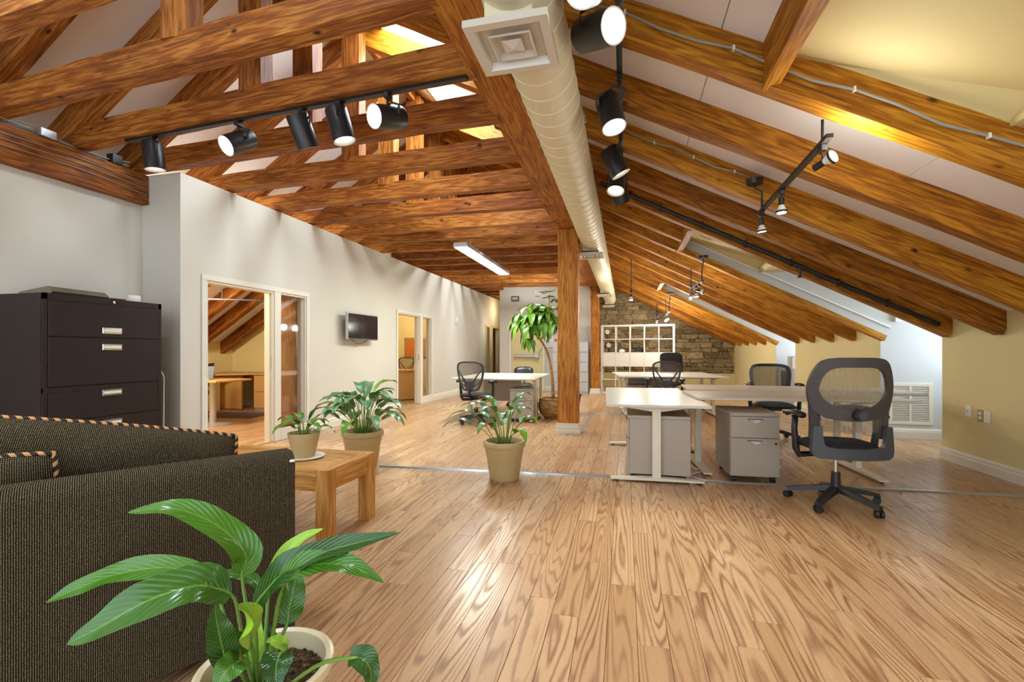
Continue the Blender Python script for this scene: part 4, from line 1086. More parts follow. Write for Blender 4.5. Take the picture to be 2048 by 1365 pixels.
def chair_big(label, loc, rz):
    """large mesh-back task chair: it faces local +y, the back stands at local -y"""
    t = thing('office_chair', label, 'chair', loc, rz)
    chair_base(t, .335, .47, 0.15)
    seat_mesh(.50, .48, .475).build('seat', 'cloth_black', t, True)
    yb = -.245
    lean = lambda x, z: -0.10 * (z - .55) + .10 * (x / .29) ** 2
    out = resample([(0, 1.150), (.15, 1.146), (.222, 1.118), (.262, 1.05), (.286, .96), (.288, .88), (.272, .80), (.245, .74), (.15, .702), (0, .685)], 24)
    inn = resample([(0, 1.078), (.125, 1.074), (.178, 1.052), (.212, 1.00), (.228, .93), (.222, .885), (.190, .835), (.13, .795), (.06, .775), (0, .770)], 24)
    MB().ring(out, inn, yb - .016, yb + .018, lean).build('back_frame', 'brown_plastic', t, True, sharp=45)
    m = MB(); n = len(inn); ctr = (0, .93)
    vs = []
    for k in (1.02, .66, .33):
        for x, z in inn: xx, zz = ctr[0] + (x - ctr[0]) * k, ctr[1] + (z - ctr[1]) * k; vs.append((xx, yb + lean(xx, zz), zz))
    vs.append((0, yb + lean(0, ctr[1]), ctr[1]))
    fs = [(q * n + i, q * n + (i + 1) % n, (q + 1) * n + (i + 1) % n, (q + 1) * n + i) for q in range(2) for i in range(n)] + [(2 * n + i, 2 * n + (i + 1) % n, 3 * n) for i in range(n)]
    m.add(vs, fs); m.build('back_mesh', 'mesh_light', t, True)
    # side stays and the U-shaped lower bracket
    for s in (-1, 1):
        MB().prism([(s * .215, .78), (s * .270, .80), (s * .262, .66), (s * .266, .55), (s * .205, .55), (s * .192, .70)], 'y', yb - .018 + .075, yb + .02 + .075).build('side_stay', 'brown_plastic', t)
    oo = resample([(0, .405), (.20, .405), (.262, .412), (.276, .45), (.272, .54), (.262, .64), (.24, .645), (.215, .642), (.212, .60), (.205, .53), (.19, .495), (.12, .48), (0, .478)], 40)
    hz = oo[:40]
    m = MB()
    # U shape as ring between outer and inner half outlines
    outer = [(0, .405), (.12, .405), (.235, .408), (.268, .43), (.276, .47), (.270, .56), (.262, .645)]
    inner = [(0, .482), (.10, .483), (.178, .490), (.200, .51), (.208, .55), (.212, .60), (.214, .645)]
    oL = [(-x, z) for x, z in reversed(outer[1:])] + outer; iL = [(-x, z) for x, z in reversed(inner[1:])] + inner
    k = len(oL); vs = []
    cb = lambda x, z: .06 * (x / .27) ** 2 - .02
    for lp, y in ((oL, yb - .03), (iL, yb - .03), (iL, yb + .015), (oL, yb + .015)): vs += [(x, y + cb(x, z), z) for x, z in lp]
    fs = [(j * k + i, ((j + 1) % 4) * k + i, ((j + 1) % 4) * k + i + 1, j * k + i + 1) for j in range(4) for i in range(k - 1)] + [(0, k, 2 * k, 3 * k), (k - 1, 2 * k - 1, 3 * k - 1, 4 * k - 1)]
    m.add(vs, fs); m.build('lower_bracket', 'grey_plastic', t, True, sharp=40)
    m = MB(); n = 10; vs = []
    for i in range(n + 1):
        u = i / n * 2 - 1; x = u * .17
        for zz, yy in ((.775 + .028 * (1 - u * u), .03), (.70 - .02 * (1 - u * u), .03), (.70 - .02 * (1 - u * u), .065), (.775 + .028 * (1 - u * u), .065)): vs.append((x, yb + yy + lean(x, .74), zz))
    m.add(vs, [(i * 4 + q, i * 4 + (q + 1) % 4, i * 4 + 4 + (q + 1) % 4, i * 4 + 4 + q) for i in range(n) for q in range(4)] + [(0, 1, 2, 3), (n * 4 + 3, n * 4 + 2, n * 4 + 1, n * 4)]); m.build('lumbar_pad', 'black', t, True, sharp=50)
    MB().add([(x, yb + lean(x, z) + .004, z) for z in (.72, .60) for x in (-.21, -.1, 0, .1, .21)], [(i, i + 1, i + 6, i + 5) for i in range(4)]).build('lower_mesh', 'mesh_light', t, True)
    m = MB().cyl((.012, yb - .06, .735), (.012, yb - .015, .735), .038, .045, 20); m.build('lumbar_clip', 'black', t, True, sharp=40)
    MB().cyl((.014, yb - .095, .735), (.014, yb - .05, .735), .030, .034, 20).build('lumbar_knob', 'grey_plastic', t, True, sharp=40)
    for s in (-1, 1): armrest(t, s * .29, .02, .70, .44, s)
    MB().tube([(.10, .0, .43), (.22, -.02, .42), (.26, -.05, .40)], [.006, .007, .016], 8).build('height_lever', 'black', t, True)
    return t
chair_big('large black mesh-back office chair turned from the camera at the front desk', (1.60, 4.16, 0), 0.09)

def chair_y(label, loc, rz, mesh='mesh_light', arms=True):
    """mesh chair whose back ring carries a Y-shaped brace"""
    t = thing('office_chair', label, 'chair', loc, rz)
    chair_base(t, .31, .46, .5)
    seat_mesh(.49, .46, .465).build('seat', 'cloth_black', t, True)
    yb = -.24; lean = lambda x, z: -0.14 * (z - .55) + .06 * (x / .25) ** 2
    out = resample([(0, 1.03), (.14, 1.022), (.215, .985), (.235, .92), (.225, .80), (.185, .66), (.13, .565), (.06, .545), (0, .54)], 22)
    inn = resample([(0, 1.006), (.135, .998), (.195, .965), (.209, .91), (.20, .80), (.163, .675), (.115, .592), (.055, .572), (0, .566)], 22)
    MB().ring(out, inn, yb - .012, yb + .012, lean).build('back_ring', 'brown_plastic', t, True, sharp=45)
    m = MB(); n = len(inn); c0 = .80; vs = []
    for k in (1.01, .5):
        for x, z in inn: xx, zz = x * k, c0 + (z - c0) * k; vs.append((xx, yb + .008 + lean(xx, zz), zz))
    vs.append((0, yb + .008 + lean(0, c0), c0))
    m.add(vs, [(i, (i + 1) % n, n + (i + 1) % n, n + i) for i in range(n)] + [(n + i, n + (i + 1) % n, 2 * n) for i in range(n)]); m.build('back_mesh', mesh, t, True)
    pl = MB(); oo = [(-.085, .71), (.085, .71), (.09, .69), (.065, .60), (.04, .57), (-.04, .57), (-.065, .60), (-.09, .69)]
    pl.prism(oo, 'y', yb - .045, yb - .02); pl.build('brace_plate', 'grey_plastic', t)
    for s in (-1, 1):
        MB().tube([(s * .07, yb - .03, .70), (s * .13, yb - .03 + lean(.13, .80), .79), (s * .205, yb + lean(.2, .93), .90)], [.013, .012, .012], 8).build('brace_arm', 'brown_plastic', t, True)
        MB().tube([(s * .06, yb - .03, .62), (s * .13, yb - .02, .66), (s * .20, yb + .01, .76)], [.010, .009, .009], 8).build('brace_arm', 'brown_plastic', t, True)
    MB().tube([(0, yb - .035, .62), (0, yb - .045, .50), (0, yb + .04, .42), (0, -.05, .42)], [.028, .026, .026, .03], 8, flat=(1.2, .6)).build('back_stay', 'black', t, True)
    if arms:
        for s in (-1, 1): armrest(t, s * .29, .02, .69, .44, s)
    return t
chair_y('black mesh chair with a Y brace at the desk near the timber post', (-2.40, 7.45, 0), -0.1)
chair_y('black mesh chair with a Y brace before the distant desk by the stone wall', (0.67, 8.55, 0), 0.05)

def chair_plain(label, loc, rz, w, z0, z1, mat, frame='black', arms=True, pad=False, thick=.02):
    t = thing('office_chair', label, 'chair', loc, rz)
    chair_base(t, .31, .46, .2)
    seat_mesh(.50, .47, .465).build('seat', 'cloth_black' if mat != 'leather' else 'leather', t, True)
    yb = -.24; lean = lambda x, z: -0.16 * (z - .55) + .07 * (x / .25) ** 2
    h = w / 2
    out = resample([(0, z1), (h * .6, z1 - .006), (h * .93, z1 - .045), (h, z1 - .13), (h * .98, (z0 + z1) / 2), (h * .9, z0 + .06), (h * .75, z0), (0, z0)], 22)
    if pad:
        m = MB(); n = len(out); cz = (z0 + z1) / 2
        vs = []
        for k, dy in ((1.0, 0), (.97, -thick), (.6, -thick * 1.4), (1.0, .0), (.97, thick), (.6, thick * 1.4)):
            for x, z in out: xx, zz = x * k, cz + (z - cz) * k; vs.append((xx, yb + dy + lean(xx, zz), zz))
        fs = []
        for q in ((0, 1), (1, 2), (3, 4), (4, 5)): fs += [(q[0] * n + i, q[0] * n + (i + 1) % n, q[1] * n + (i + 1) % n, q[1] * n + i) for i in range(n)]
        fs += [tuple(range(2 * n, 3 * n)), tuple(range(5 * n, 6 * n))]
        m.add(vs, fs); m.build('backrest', mat, t, True)
    else:
        inn = resample([(0, z1 - .04), (h * .56, z1 - .045), (h * .80, z1 - .075), (h * .84, z1 - .15), (h * .82, (z0 + z1) / 2), (h * .76, z0 + .08), (h * .62, z0 + .04), (0, z0 + .035)], 22)
        MB().ring(out, inn, yb - .018, yb + .018, lean).build('back_frame', frame, t, True, sharp=45)
        m = MB(); n = len(inn); cz = (z0 + z1) / 2; vs = [(x * 1.02, yb + lean(x, z), z) for x, z in inn] + [(0, yb + lean(0, cz), cz)]
        m.add(vs, [(i, (i + 1) % n, n) for i in range(n)]); m.build('back_mesh', mat, t, True)
    MB().tube([(0, yb - .02, z0 + .1), (0, yb - .04, .50), (0, yb + .04, .42), (0, -.05, .42)], [.03, .028, .026, .03], 8, flat=(1.2, .6)).build('back_stay', 'black', t, True)
    if arms:
        for s in (-1, 1): armrest(t, s * .30, .03, .74, .44, s)
    return t
chair_plain('black mesh chair facing the camera behind the rear desk', (1.95, 6.98, 0), PI - .05, .52, .60, 1.02, 'mesh_dense')
chair_plain('tall solid black chair facing the camera beyond the distant desk', (1.05, 11.05, 0), PI + .1, .50, .60, 1.16, 'cloth_black', pad=True, arms=False, thick=.03)
chair_plain('low black leather chair facing the camera before the fire exit door', (-2.18, 9.95, 0), PI, .44, .58, .85, 'leather', pad=True, arms=False, thick=.03)

# ------------------------------------------------------------------ white cube shelf
t = thing('cube_shelf', 'white five by five open cube shelf before the stone wall', 'shelf', (-0.665, 13.42, 0), -0.09)
Wd, Hh, Dd, th = 1.97, 1.92, 0.38, .05
cell = (Wd - th) / 5
for x in (0, Wd - th): MB().bx(x, x + th, 0, Dd, 0, Hh, .002).build('side_panel', 'white_lam', t)
for z in (0, Hh - th): MB().bx(th, Wd - th, 0, Dd, z, z + th, .002).build('end_panel', 'white_lam', t)
cz = (Hh - th) / 5
for i in range(1, 5):
    MB().bx(th, Wd - th, 0, Dd, cz * i + .015, cz * i + .035, .002).build('shelf_board', 'white_lam', t)
    for j in range(5):
        MB().bx(cell * i + .015, cell * i + .035, 0.002, Dd - .002, cz * j + (.05 if j == 0 else .035), cz * (j + 1) + .015 if j < 4 else Hh - th).build('divider', 'white_lam', t)
for i in range(5):
    MB().bx(cell * i + (.052 if i == 0 else .037), cell * (i + 1) + (.013 if i < 4 else -.002), .004, .02, cz * 2 + .037, cz * 3 + .013, .003).build('door_panel', 'white_lam', t)
def on_shelf(i, j, dx=0.0, dy=.15):
    lp = Vector((cell * (i + .5) + dx, dy, cz * j + .0352)); return Matrix.Translation((-0.665, 13.42, 0)) @ Matrix.Rotation(-0.09, 4, 'Z') @ lp
def fan(label, i, j, dx):
    q = thing('desk_fan', label, 'fan', on_shelf(i, j, dx), -.4)
    MB().lathe([(0, 0), (.06, 0), (.06, .015), (.015, .03), (.01, .16)], n=16).build('stand', 'black', q)
    MB().cyl((0, -.02, .2), (0, .03, .2), .065, n=20).build('head', 'white_plastic', q)
    return q
fan('small white round fan in the top corner cell of the shelf', 0, 4, -.02); fan('small white round fan on a black stand in the second shelf row', 0, 3, .02)
o = MB().lathe([(0, 0), (.07, 0), (.09, .03), (.06, .075), (.02, .09), (0, .09)], n=18).build('white_bowl', 'white_plastic', None, True); o.location = on_shelf(1, 3, 0); tag(o, 'white lump-shaped dish on the second shelf row', 'dish')
q = thing('desk_phone', 'black angular desk phone on the second shelf row', 'phone', on_shelf(2, 3, .08), -.3)
MB().prism([(-.09, 0), (.09, 0), (.09, .02), (-.06, .14), (-.09, .13)], 'x', -.1, .1).build('body', 'black', q)

# ------------------------------------------------------------------ grey lateral files behind the post
t = thing('filing_cabinet', 'light grey five-drawer filing cabinet against the far partition', 'cabinet', (-2.0, 13.25, 0))
MB().bx(0, 1.0, .01, .5, 0, 1.46, .004).build('body', 'file_grey', t)
for k in range(5):
    d = MB().bx(.012, .988, -.008, .012, .05 + k * .28, .05 + k * .28 + .272, .003).build('drawer', 'file_grey', t)
    MB().bx(.012, .988, -.012, -.006, .05 + k * .28 + .262, .05 + k * .28 + .270).build('drawer_lip', 'ped', d)
o = MB().box((0, 0, .04), (.07, .05, .08), None, .01).build('red_tin', 'red'); o.location = (-1.93, 13.42, 1.46); tag(o, 'small red object on the grey filing cabinet', 'tin')

# ------------------------------------------------------------------ lights : black cylinder spots on tracks
def spot_light(name, parent, loc, direction, power, size=1.2, blend=.7, color=(1, .97, .91)):
    l = bpy.data.lights.new(name, 'SPOT'); l.energy = power; l.spot_size = size; l.spot_blend = blend; l.color = color; l.shadow_soft_size = .05
    o = bpy.data.objects.new(name, l); COL.objects.link(o); o.parent = parent; o.location = loc
    o.rotation_euler = Vector(direction).to_track_quat('-Z', 'Y').to_euler(); return o
def spot(label, top, aim, on=True, r=.078, L=.235, drop=.16, power=60, ox=0.0):
    """can head hanging under a track at top, looking along aim"""
    t = thing('spotlight', label, 'spotlight', top)
    d = Vector(aim).normalized()
    MB().box((0, 0, -.02), (.035, .07, .04), None, .004).cyl((0, 0, -.04), (0, 0, -.075), .009, n=8).build('track_adapter', 'black_metal', t)
    c = Vector((ox, 0, -drop))
    a, e = c - d * L * .5, c + d * L * .5
    q = d.to_track_quat('Z', 'Y').to_matrix()
    m = MB(); n = 24; prof = [(0, -L / 2), (r * .94, -L / 2), (r, -L / 2 + .01), (r, L / 2), (r * .93, L / 2), (r * .80, L / 2 - .035), (0, L / 2 - .037)]
    vs = []
    for rr, zz in prof:
        for k in range(n): vs.append(c + q @ Vector((rr * math.cos(2 * PI * k / n), rr * math.sin(2 * PI * k / n), zz)))
    fs = [(i * n + k, i * n + (k + 1) % n, (i + 1) * n + (k + 1) % n, (i + 1) * n + k) for i in range(3) for k in range(n)]
    m.add(vs, fs); m.build('housing', 'black_metal', t, True, sharp=40)
    m = MB(); m.add(vs[3 * n:6 * n], [(i * n + k, i * n + (k + 1) % n, (i + 1) * n + (k + 1) % n, (i + 1) * n + k) for i in range(2) for k in range(n)]); m.build('reflector', 'white_plastic', t, True)
    m = MB(); zz = L / 2 - .034; m.add([c + q @ Vector((r * .82 * math.cos(2 * PI * k / n), r * .82 * math.sin(2 * PI * k / n), zz)) for k in range(n)] + [c + q @ Vector((0, 0, zz + .012))], [(k, (k + 1) % n, n) for k in range(n)])
    m.build('lens', 'lamp' if on else 'lamp_dim', t, True)
    side = d.cross(Vector((0, 0, 1)));
    if side.length < .05: side = Vector((1, 0, 0))
    side.normalize(); back = c - d * L * .12
    pts = [back + side * (r + .006), back + side * (r + .008) + Vector((0, 0, .06)), Vector((0, 0, -.075)) + side * r * .6, Vector((0, 0, -.075)) - side * r * .6, back - side * (r + .008) + Vector((0, 0, .06)), back - side * (r + .006)]
    MB().tube(pts, .010, 6, flat=(1, .45)).build('yoke', 'black_metal', t)
    if on and power: spot_light('beam', t, e + d * .03, d, power)
    return t
def track(label, p0, p1, w=.036, h=.022):
    t = thing('light_track', label, 'light track', (0, 0, 0))
    o = timber('rail', p0, p1, w, h, 'black_metal', None, 0, 2); mw = o.matrix_world.copy(); o.parent = t; o.matrix_local = mw
    return t
# the track below the second tie
yT = TY[2]
def tp(x, z=2.935): return (x, ty(yT, x) - .06, z)
TY2 = TY[2]
def tie_pt(x, k, z=2.953): return (x, ty(TY[k], x) - .06, z + 0.115 * (-0.97 - x) / 3.53)
track('black light track fixed below the second tie beam', tie_pt(-4.3, 2), tie_pt(-.985, 2))
TZ = 2.942
LT = [(-3.95, (.05, .10, -1), False, 'leftmost black can spotlight on the tie beam track, above the wall corner'),
      (-2.96, (-.25, -.75, -.55), True, 'glowing can spotlight second along the tie beam track, aimed to the cabinet'),
      (-2.32, (.10, .55, -1), False, 'middle can spotlight of the tie beam track showing its round grey back'),
      (-1.98, (.25, .12, -1), False, 'can spotlight of the tie beam track tilted down with a dim lens'),
      (-1.58, (-.40, -.85, -.32), True, 'glowing can spotlight at the end of the tie beam track nearest the main beam')]
for x, aim, on, lab in LT: spot(lab, tie_pt(x, 2, TZ), aim, on, power=70)
# the track beside the duct
track('black light track running under the rafters beside the air duct', (-.035, 0.6, 3.06), (-.035, 5.3, 3.06))
RT = [(2.10, (-.05, -.85, -.60), True, 'bright can spotlight at the top edge beside the air duct', -.13), (2.40, (.70, -.66, -.34), True, 'large glowing can spotlight beside the square air diffuser', -.10),
      (3.25, (.22, -.25, -1), True, 'can spotlight hanging tilted in the middle of the duct track', -.06), (4.10, (.50, .12, -1), False, 'unlit can spotlight leaning away on the duct track', -.05),
      (4.55, (-.10, -.35, -1), False, 'can spotlight near the far end of the duct track with a white rim', -.04), (4.85, (.2, .5, -1), False, 'last can spotlight at the far end of the duct track', -.02)]
for y, aim, on, lab, ox in RT: spot(lab, (-.035, y, 3.05), aim, on, r=.082, L=.24, drop=.24, power=90 if y > 3 else 45, ox=ox)

def mini_spot(parent, loc, aim, on, power=30):
    d = Vector(aim).normalized(); c = Vector(loc)
    m = MB().box((c.x, c.y, c.z - .018), (.035, .06, .036), None, .004).cyl(c + Vector((0, 0, -.03)), c + Vector((0, 0, -.09)), .005, n=6)
    s = m.build('spot_head', 'black_metal', parent)
    k = c + Vector((0, 0, -.10))
    MB().cyl(k - d * .05, k + d * .01, .020, n=14).build('lamp_holder', 'black_metal', s, True, sharp=40)
    MB().cyl(k + d * .01, k + d * .055, .018, .036, 16).build('bulb', 'white_plastic', s, True, sharp=40)
    MB().cyl(k + d * .052, k + d * .066, .040, n=18).build('bulb_ring', 'black_metal', s, True, sharp=40)
    MB().cyl(k + d * .062, k + d * .0675, .033, n=18).build('lens', 'lamp' if on else 'lamp_dim', s)
    if on:
        l = bpy.data.lights.new('bulb_glow', 'POINT'); l.energy = power; l.color = (1, .95, .84); l.shadow_soft_size = .08
        o = bpy.data.objects.new('bulb_glow', l); COL.objects.link(o); o.parent = parent; o.location = k + d * .14
def mini_track(label, p0, p1, spots, rods, canopy, power=30):
    t = thing('track_light', label, 'track light', (0, 0, 0))
    o = timber('rail', p0, p1, .036, .024, 'black_metal', None, 0, 2); mw = o.matrix_world.copy(); o.parent = t; o.matrix_local = mw
    P0, P1 = Vector(p0), Vector(p1)
    for s, aim, on in spots: mini_spot(t, P0.lerp(P1, s) - Vector((0, 0, .012)), aim, on, power)
    for s, zt in rods:
        q = P0.lerp(P1, s); MB().cyl(q, (q.x, q.y, zt), .008, n=8).build('rod', 'black_metal', t)
    if canopy:
        s, c = canopy; q = P0.lerp(P1, s); c = Vector(c)
        MB().tube([q, (q.x, q.y, q.z + .16), (c.x, c.y, c.z - .06), c], .009, 8).build('stem', 'black_metal', t, True)
        MB().cyl(c - Vector((0, 0, .03)), c + Vector((0, 0, .012)), .062, .07, 20).build('canopy', 'black_metal', t, True, sharp=40)
    return t
mini_track('black three-spot track light hanging under the near rafters', (1.14, 4.50, 2.40), (1.11, 2.96, 2.40),
           [(.05, (.1, .05, -1), False), (.42, (0, -.05, -1), False), (.93, (.55, -.75, .25), True)], [(.93, zr(1.1) + .01)], (.06, (1.08, 4.40, 2.655)), 7)
mini_track('small black two-spot track light below the second dormer', (1.06, 8.3, 2.22), (1.10, 7.32, 2.22),
           [(.02, (0, .1, -1), False), (.5, (.05, -.1, -1), True), (.75, (.8, .2, -.2), False)], [(.05, zr(1.06) + .02)], (.95, (1.1, 7.25, 2.56)), 15)
mini_track('tiny two-spot track light below the furthest dormer', (1.04, 13.0, 2.15), (1.04, 11.9, 2.15),
           [(.05, (0, -.5, -1), True), (.5, (.1, -.7, -1), True)], [(.05, zr(1.04) + .02)], (.95, (1.05, 11.75, 2.58)))
mini_track('tiny track light high beside the stone wall', (0.95, 15.3, 2.25), (0.95, 14.7, 2.25), [(.1, (.2, -.2, -1), False), (.8, (0, .2, -1), True)], [(.1, zr(.95) + .02), (.8, zr(.95) + .02)], None)
mini_track('single hanging spot seen end-on beyond the duct', (0.12, 9.9, 2.40), (0.12, 9.6, 2.40), [(.3, (0, -.1, -1), True), (.8, (0, .1, -1), False)], [(.5, zr(.12) + .02)], None)
mini_track('small hanging track light at the corridor wall', (-3.95, 15.2, 2.25), (-3.95, 14.9, 2.25), [(.5, (.2, -.3, -1), True)], [(.5, 2.97)], None, 5)

# fluorescent fixture
t = thing('ceiling_fixture', 'long twin fluorescent light fixture hanging under the tie beams', 'ceiling light', (-2.42, 0, 0))
m = MB(); m.prism([(-.115, 2.775), (.115, 2.775), (.10, 2.84), (-.10, 2.84)], 'y', 6.72, 9.42); m.build('housing', 'silver', t)
for y0, y1 in ((6.75, 8.05), (8.10, 9.39)):
    for s in (-1, 1): MB().box((s * .054, (y0 + y1) / 2, 2.772), (.095, y1 - y0, .014), None, .004).build('lens', 'tube', t)
for y in (7.2, 9.0): MB().cyl((0, y, 2.83), (0, y, 3.0), .006, n=6).build('hanger', 'silver', t)
area('fixture_glow', (-2.42, 8.07, 2.74), (0, 0, -1), .2, 2.5, 60, (.95, 1, .92))

# pipe, conduit and cables on the timbers
def run(name, label, pts, r, mat, clips=None, cat='cable'):
    t = thing(name, label, cat, (0, 0, 0))
    MB().tube(pts, r, 8).build('run', mat, t, True)
    if clips:
        for i in range(1, len(pts) - 1, clips):
            p = Vector(pts[i]); MB().box(p, (.012, r * 3.2, r * 3.2), None, .001).build('clip', 'white_plastic' if mat == 'cable_grey' else 'black', t)
    return t
yR = RY[9] - RW - .03
pp = [(x, yR, zr(x) + .075) for x in [-.3 + i * .24 for i in range(16)]]
t = run('sprinkler_pipe', 'black pipe strapped along the side of a rafter before the second dormer', pp, .026, 'black_metal', 2, 'pipe')
MB().tube([(1.95, yR, zr(1.95) + .06), (1.95, yR, zr(1.95) - .02)], .014, 8).lathe([(.0, -.06), (.025, -.055), (.028, -.05), (.01, -.03), (.01, -.02)], (1.95, yR, zr(1.95)), 12).build('sprinkler_head', 'brown_plastic', t)
yR = RY[5] - RW - .012
sag = lambda i: .018 * math.sin(i * 1.9)
run('cable', 'grey cable clipped along the nearest full rafter', [(x, yR, zr(x) + .12 + sag(i)) for i, x in enumerate([-.2 + k * .2 for k in range(16)])], .008, 'cable_grey', 3)
yR = RY[7] - RW - .012
run('cable', 'grey cable clipped along the rafter beside the three-spot track light', [(x, yR, zr(x) + .16 + sag(i)) for i, x in enumerate([-.25 + k * .17 for k in range(9)])], .008, 'cable_grey', 2)
r = random.Random(5)
t = thing('cable_bundle', 'tangle of pale cables and junction boxes on top of the left wall plate', 'cables', (0, 0, 0))
for k in range(7):
    pts = [(-4.97 + r.uniform(-.06, .06), 1.8 + i * .28, 3.075 + abs(r.gauss(0, .018)) + .01 * k * .3) for i in range(8)]
    MB().tube(catmull(pts, 24), .006, 6).build('cable', 'cable_grey', t, True)
MB().box((-4.93, 3.05, 3.10), (.07, .12, .07), None, .004).build('junction_box', 'silver', t)
MB().box((-4.93, 3.62, 3.10), (.08, .10, .09), None, .004).build('junction_box', 'black', t)
for k in range(3): MB().tube(catmull([(-4.905, 1.9, 2.98 - .05 * k), (-4.904, 2.6, 2.97 - .05 * k), (-4.904, 3.3, 2.985 - .05 * k), (-4.903, 3.93, 2.96 - .06 * k)], 16), .0035, 6).build('cable', 'cable_grey', t, True)

# ------------------------------------------------------------------ wall-mounted things
t = thing('television', 'small wall-mounted flat television with a silver edge and dangling cable', 'television', (XL, 7.24, 1.61))
MB().bx(0.002, .06, -.12, .12, -.1, .1).build('wall_bracket', 'black', t)
tv = MB().bx(.10, .145, -.485, .485, -.225, .225, .008).build('body', 'silver', t)
MB().bx(.06, .10, -.3, .3, -.15, .15, .01).build('rear_housing', 'black', tv)
MB().bx(.144, .148, -.462, .462, -.205, .205).build('screen', 'screen', tv)
MB().bx(.144, .149, -.46, .46, -.222, -.208).build('bezel', 'brown_plastic', tv)
MB().tube(catmull([(.09, -.30, -.22), (.08, -.1, -.285), (.08, .1, -.27), (.09, .22, -.22)], 16), .006, 6).build('cable', 'black', t, True)
def plate(name, label, cat, c, s, mat, axis, extra=None):
    t = thing(name, label, cat, c)
    MB().box((0, 0, 0), s, None, .003).build('plate', mat, t)
    if extra:
        for e in extra: MB().box(e[0], e[1], None, .002).build(e[2], e[3], t)
    return t
plate('thermostat', 'white thermostat on the partition wall past the second doorway', 'thermostat', (XL + .02, 12.15, 2.02), (.04, .12, .17), 'white_plastic', 'x', [((.022, 0, -.03), (.006, .08, .05), 'display', 'silver')])
plate('light_switch', 'white light switch on the partition wall beside the mesh chair', 'switch', (XL + .008, 13.9, 1.37), (.014, .08, .12), 'white_plastic', 'x', [((.01, 0, 0), (.008, .02, .04), 'toggle', 'white_plastic')])
plate('wall_jack', 'white phone jack plate on the knee wall', 'outlet', (XR - .005, 5.80, .58), (.010, .075, .118), 'white_plastic', 'x', [((-.006, 0, 0), (.004, .012, .012), 'jack', 'black')])
sl = [((-.006, 0, .022), (.006, .032, .026), 'socket', 'white_plastic'), ((-.006, 0, -.022), (.006, .032, .026), 'socket', 'white_plastic')]
plate('power_outlet', 'olive power outlet plate between the two white plates on the knee wall', 'outlet', (XR - .005, 5.63, .555), (.010, .075, .118), 'beige_plastic', 'x', sl)
plate('blank_plate', 'blank white plate beside the olive outlet on the knee wall', 'outlet', (XR - .005, 5.545, .55), (.010, .075, .118), 'white_plastic', 'x', [((-.006, 0, .045), (.002, .006, .006), 'screw', 'silver'), ((-.006, 0, -.045), (.002, .006, .006), 'screw', 'silver')])
plate('thermostat', 'white room sensor on the dormer side wall under the rafter end', 'thermostat', (3.64, 7.53 - .025, 1.655), (.08, .05, .115), 'white_plastic', 'y', [((0, -.027, .015), (.05, .004, .035), 'display', 'silver')])
plate('smoke_alarm', 'small white alarm box high on the far partition', 'alarm', (-2.55, 13.87, 2.92), (.13, .06, .14), 'white_plastic', 'y', [((0, -.032, -.03), (.09, .004, .03), 'speaker_slot', 'silver')])
def grille(label, x0, x1, y, z0, z1, n):
    t = thing('vent_grille', label, 'vent', ((x0 + x1) / 2, y, (z0 + z1) / 2)); w, h = (x1 - x0) / 2, (z1 - z0) / 2
    f = MB(); e = .045
    f.bx(-w, w, -.022, -.001, h - e, h, .004).bx(-w, w, -.022, -.001, -h, -h + e, .004).bx(-w, -w + e, -.0215, -.001, -h + e, h - e).bx(w - e, w, -.0215, -.001, -h + e, h - e).bx(-.012, .012, -.02, -.001, -h + e, h - e); f.build('grille_frame', 'white_metal', t)
    MB().bx(-w + .01, w - .01, -.003, 0, -h + .01, h - .01).build('duct_opening', 'brown_plastic', t)
    rot = Euler((-.6, 0, 0)).to_matrix()
    for s in (-1, 1):
        me = MB().box((0, 0, 0), (w - e - .012, .020, .004), rot).mesh('slat', 'white_metal')
        for i in range(n): link('slat', me, t, (s * (w - e + .012) / 2, -.012, -h + e + (2 * h - 2 * e) * (i + .5) / n))
    return t
grille('large white louvred vent grille low on the near dormer side wall', 3.53, 4.05, 7.53, .19, .76, 20)
grille('white louvred vent grille in the far dormer beside the grey heater', 3.50, 4.0, 12.17, .25, .78, 14)
t = thing('water_cooler', 'narrow grey cabinet unit half hidden behind the knee wall corner', 'appliance', (3.60, 11.55, 0))
MB().bx(0, .35, 0, .35, 0, 1.08, .015).build('body', 'silver', t); MB().bx(0.0, .34, -.012, .0, .80, 1.05, .004).build('control_panel', 'white_plastic', t); MB().bx(.05, .11, -.02, -.01, .93, .98).build('button', 'black', t)

# exit sign, notices
t = thing('exit_sign', 'small grey exit sign with white letters on the far partition', 'sign', (-3.235, 13.90, 2.78))
MB().bx(-.115, .115, -.04, 0, -.075, .075, .004).build('housing', 'brown_plastic', t); MB().bx(-.085, .085, -.043, -.038, -.048, .048).build('face', 'ped', t)
def text(body, size, loc, mat, parent, rot=(PI / 2, 0, 0), name='lettering'):
    cu = bpy.data.curves.new(name, 'FONT'); cu.body = body; cu.size = size; cu.extrude = .001; cu.align_x = 'CENTER'; cu.align_y = 'CENTER'; cu.resolution_u = 2
    tmp = bpy.data.objects.new(name, cu); COL.objects.link(tmp); dg = bpy.context.evaluated_depsgraph_get(); me = bpy.data.meshes.new_from_object(tmp.evaluated_get(dg)); bpy.data.objects.remove(tmp)
    me.materials.clear(); me.materials.append(M[mat]); o = link(name, me, parent, loc); o.rotation_euler = rot; return o
text('EXIT', .085, (0, -.046, 0), 'paper', t)
t = thing('paper_notice', 'white printed notice sheet on the wall beside the fire exit door', 'notice', (-2.20, 13.885, 1.48)); MB().bx(-.11, .11, -.006, 0, -.17, .17).build('sheet', 'paper', t)
for k in range(7): MB().bx(-.08, .08 - .02 * (k % 3), -.008, -.006, .12 - .04 * k, .128 - .04 * k).build('print_line', 'brown_plastic', t)
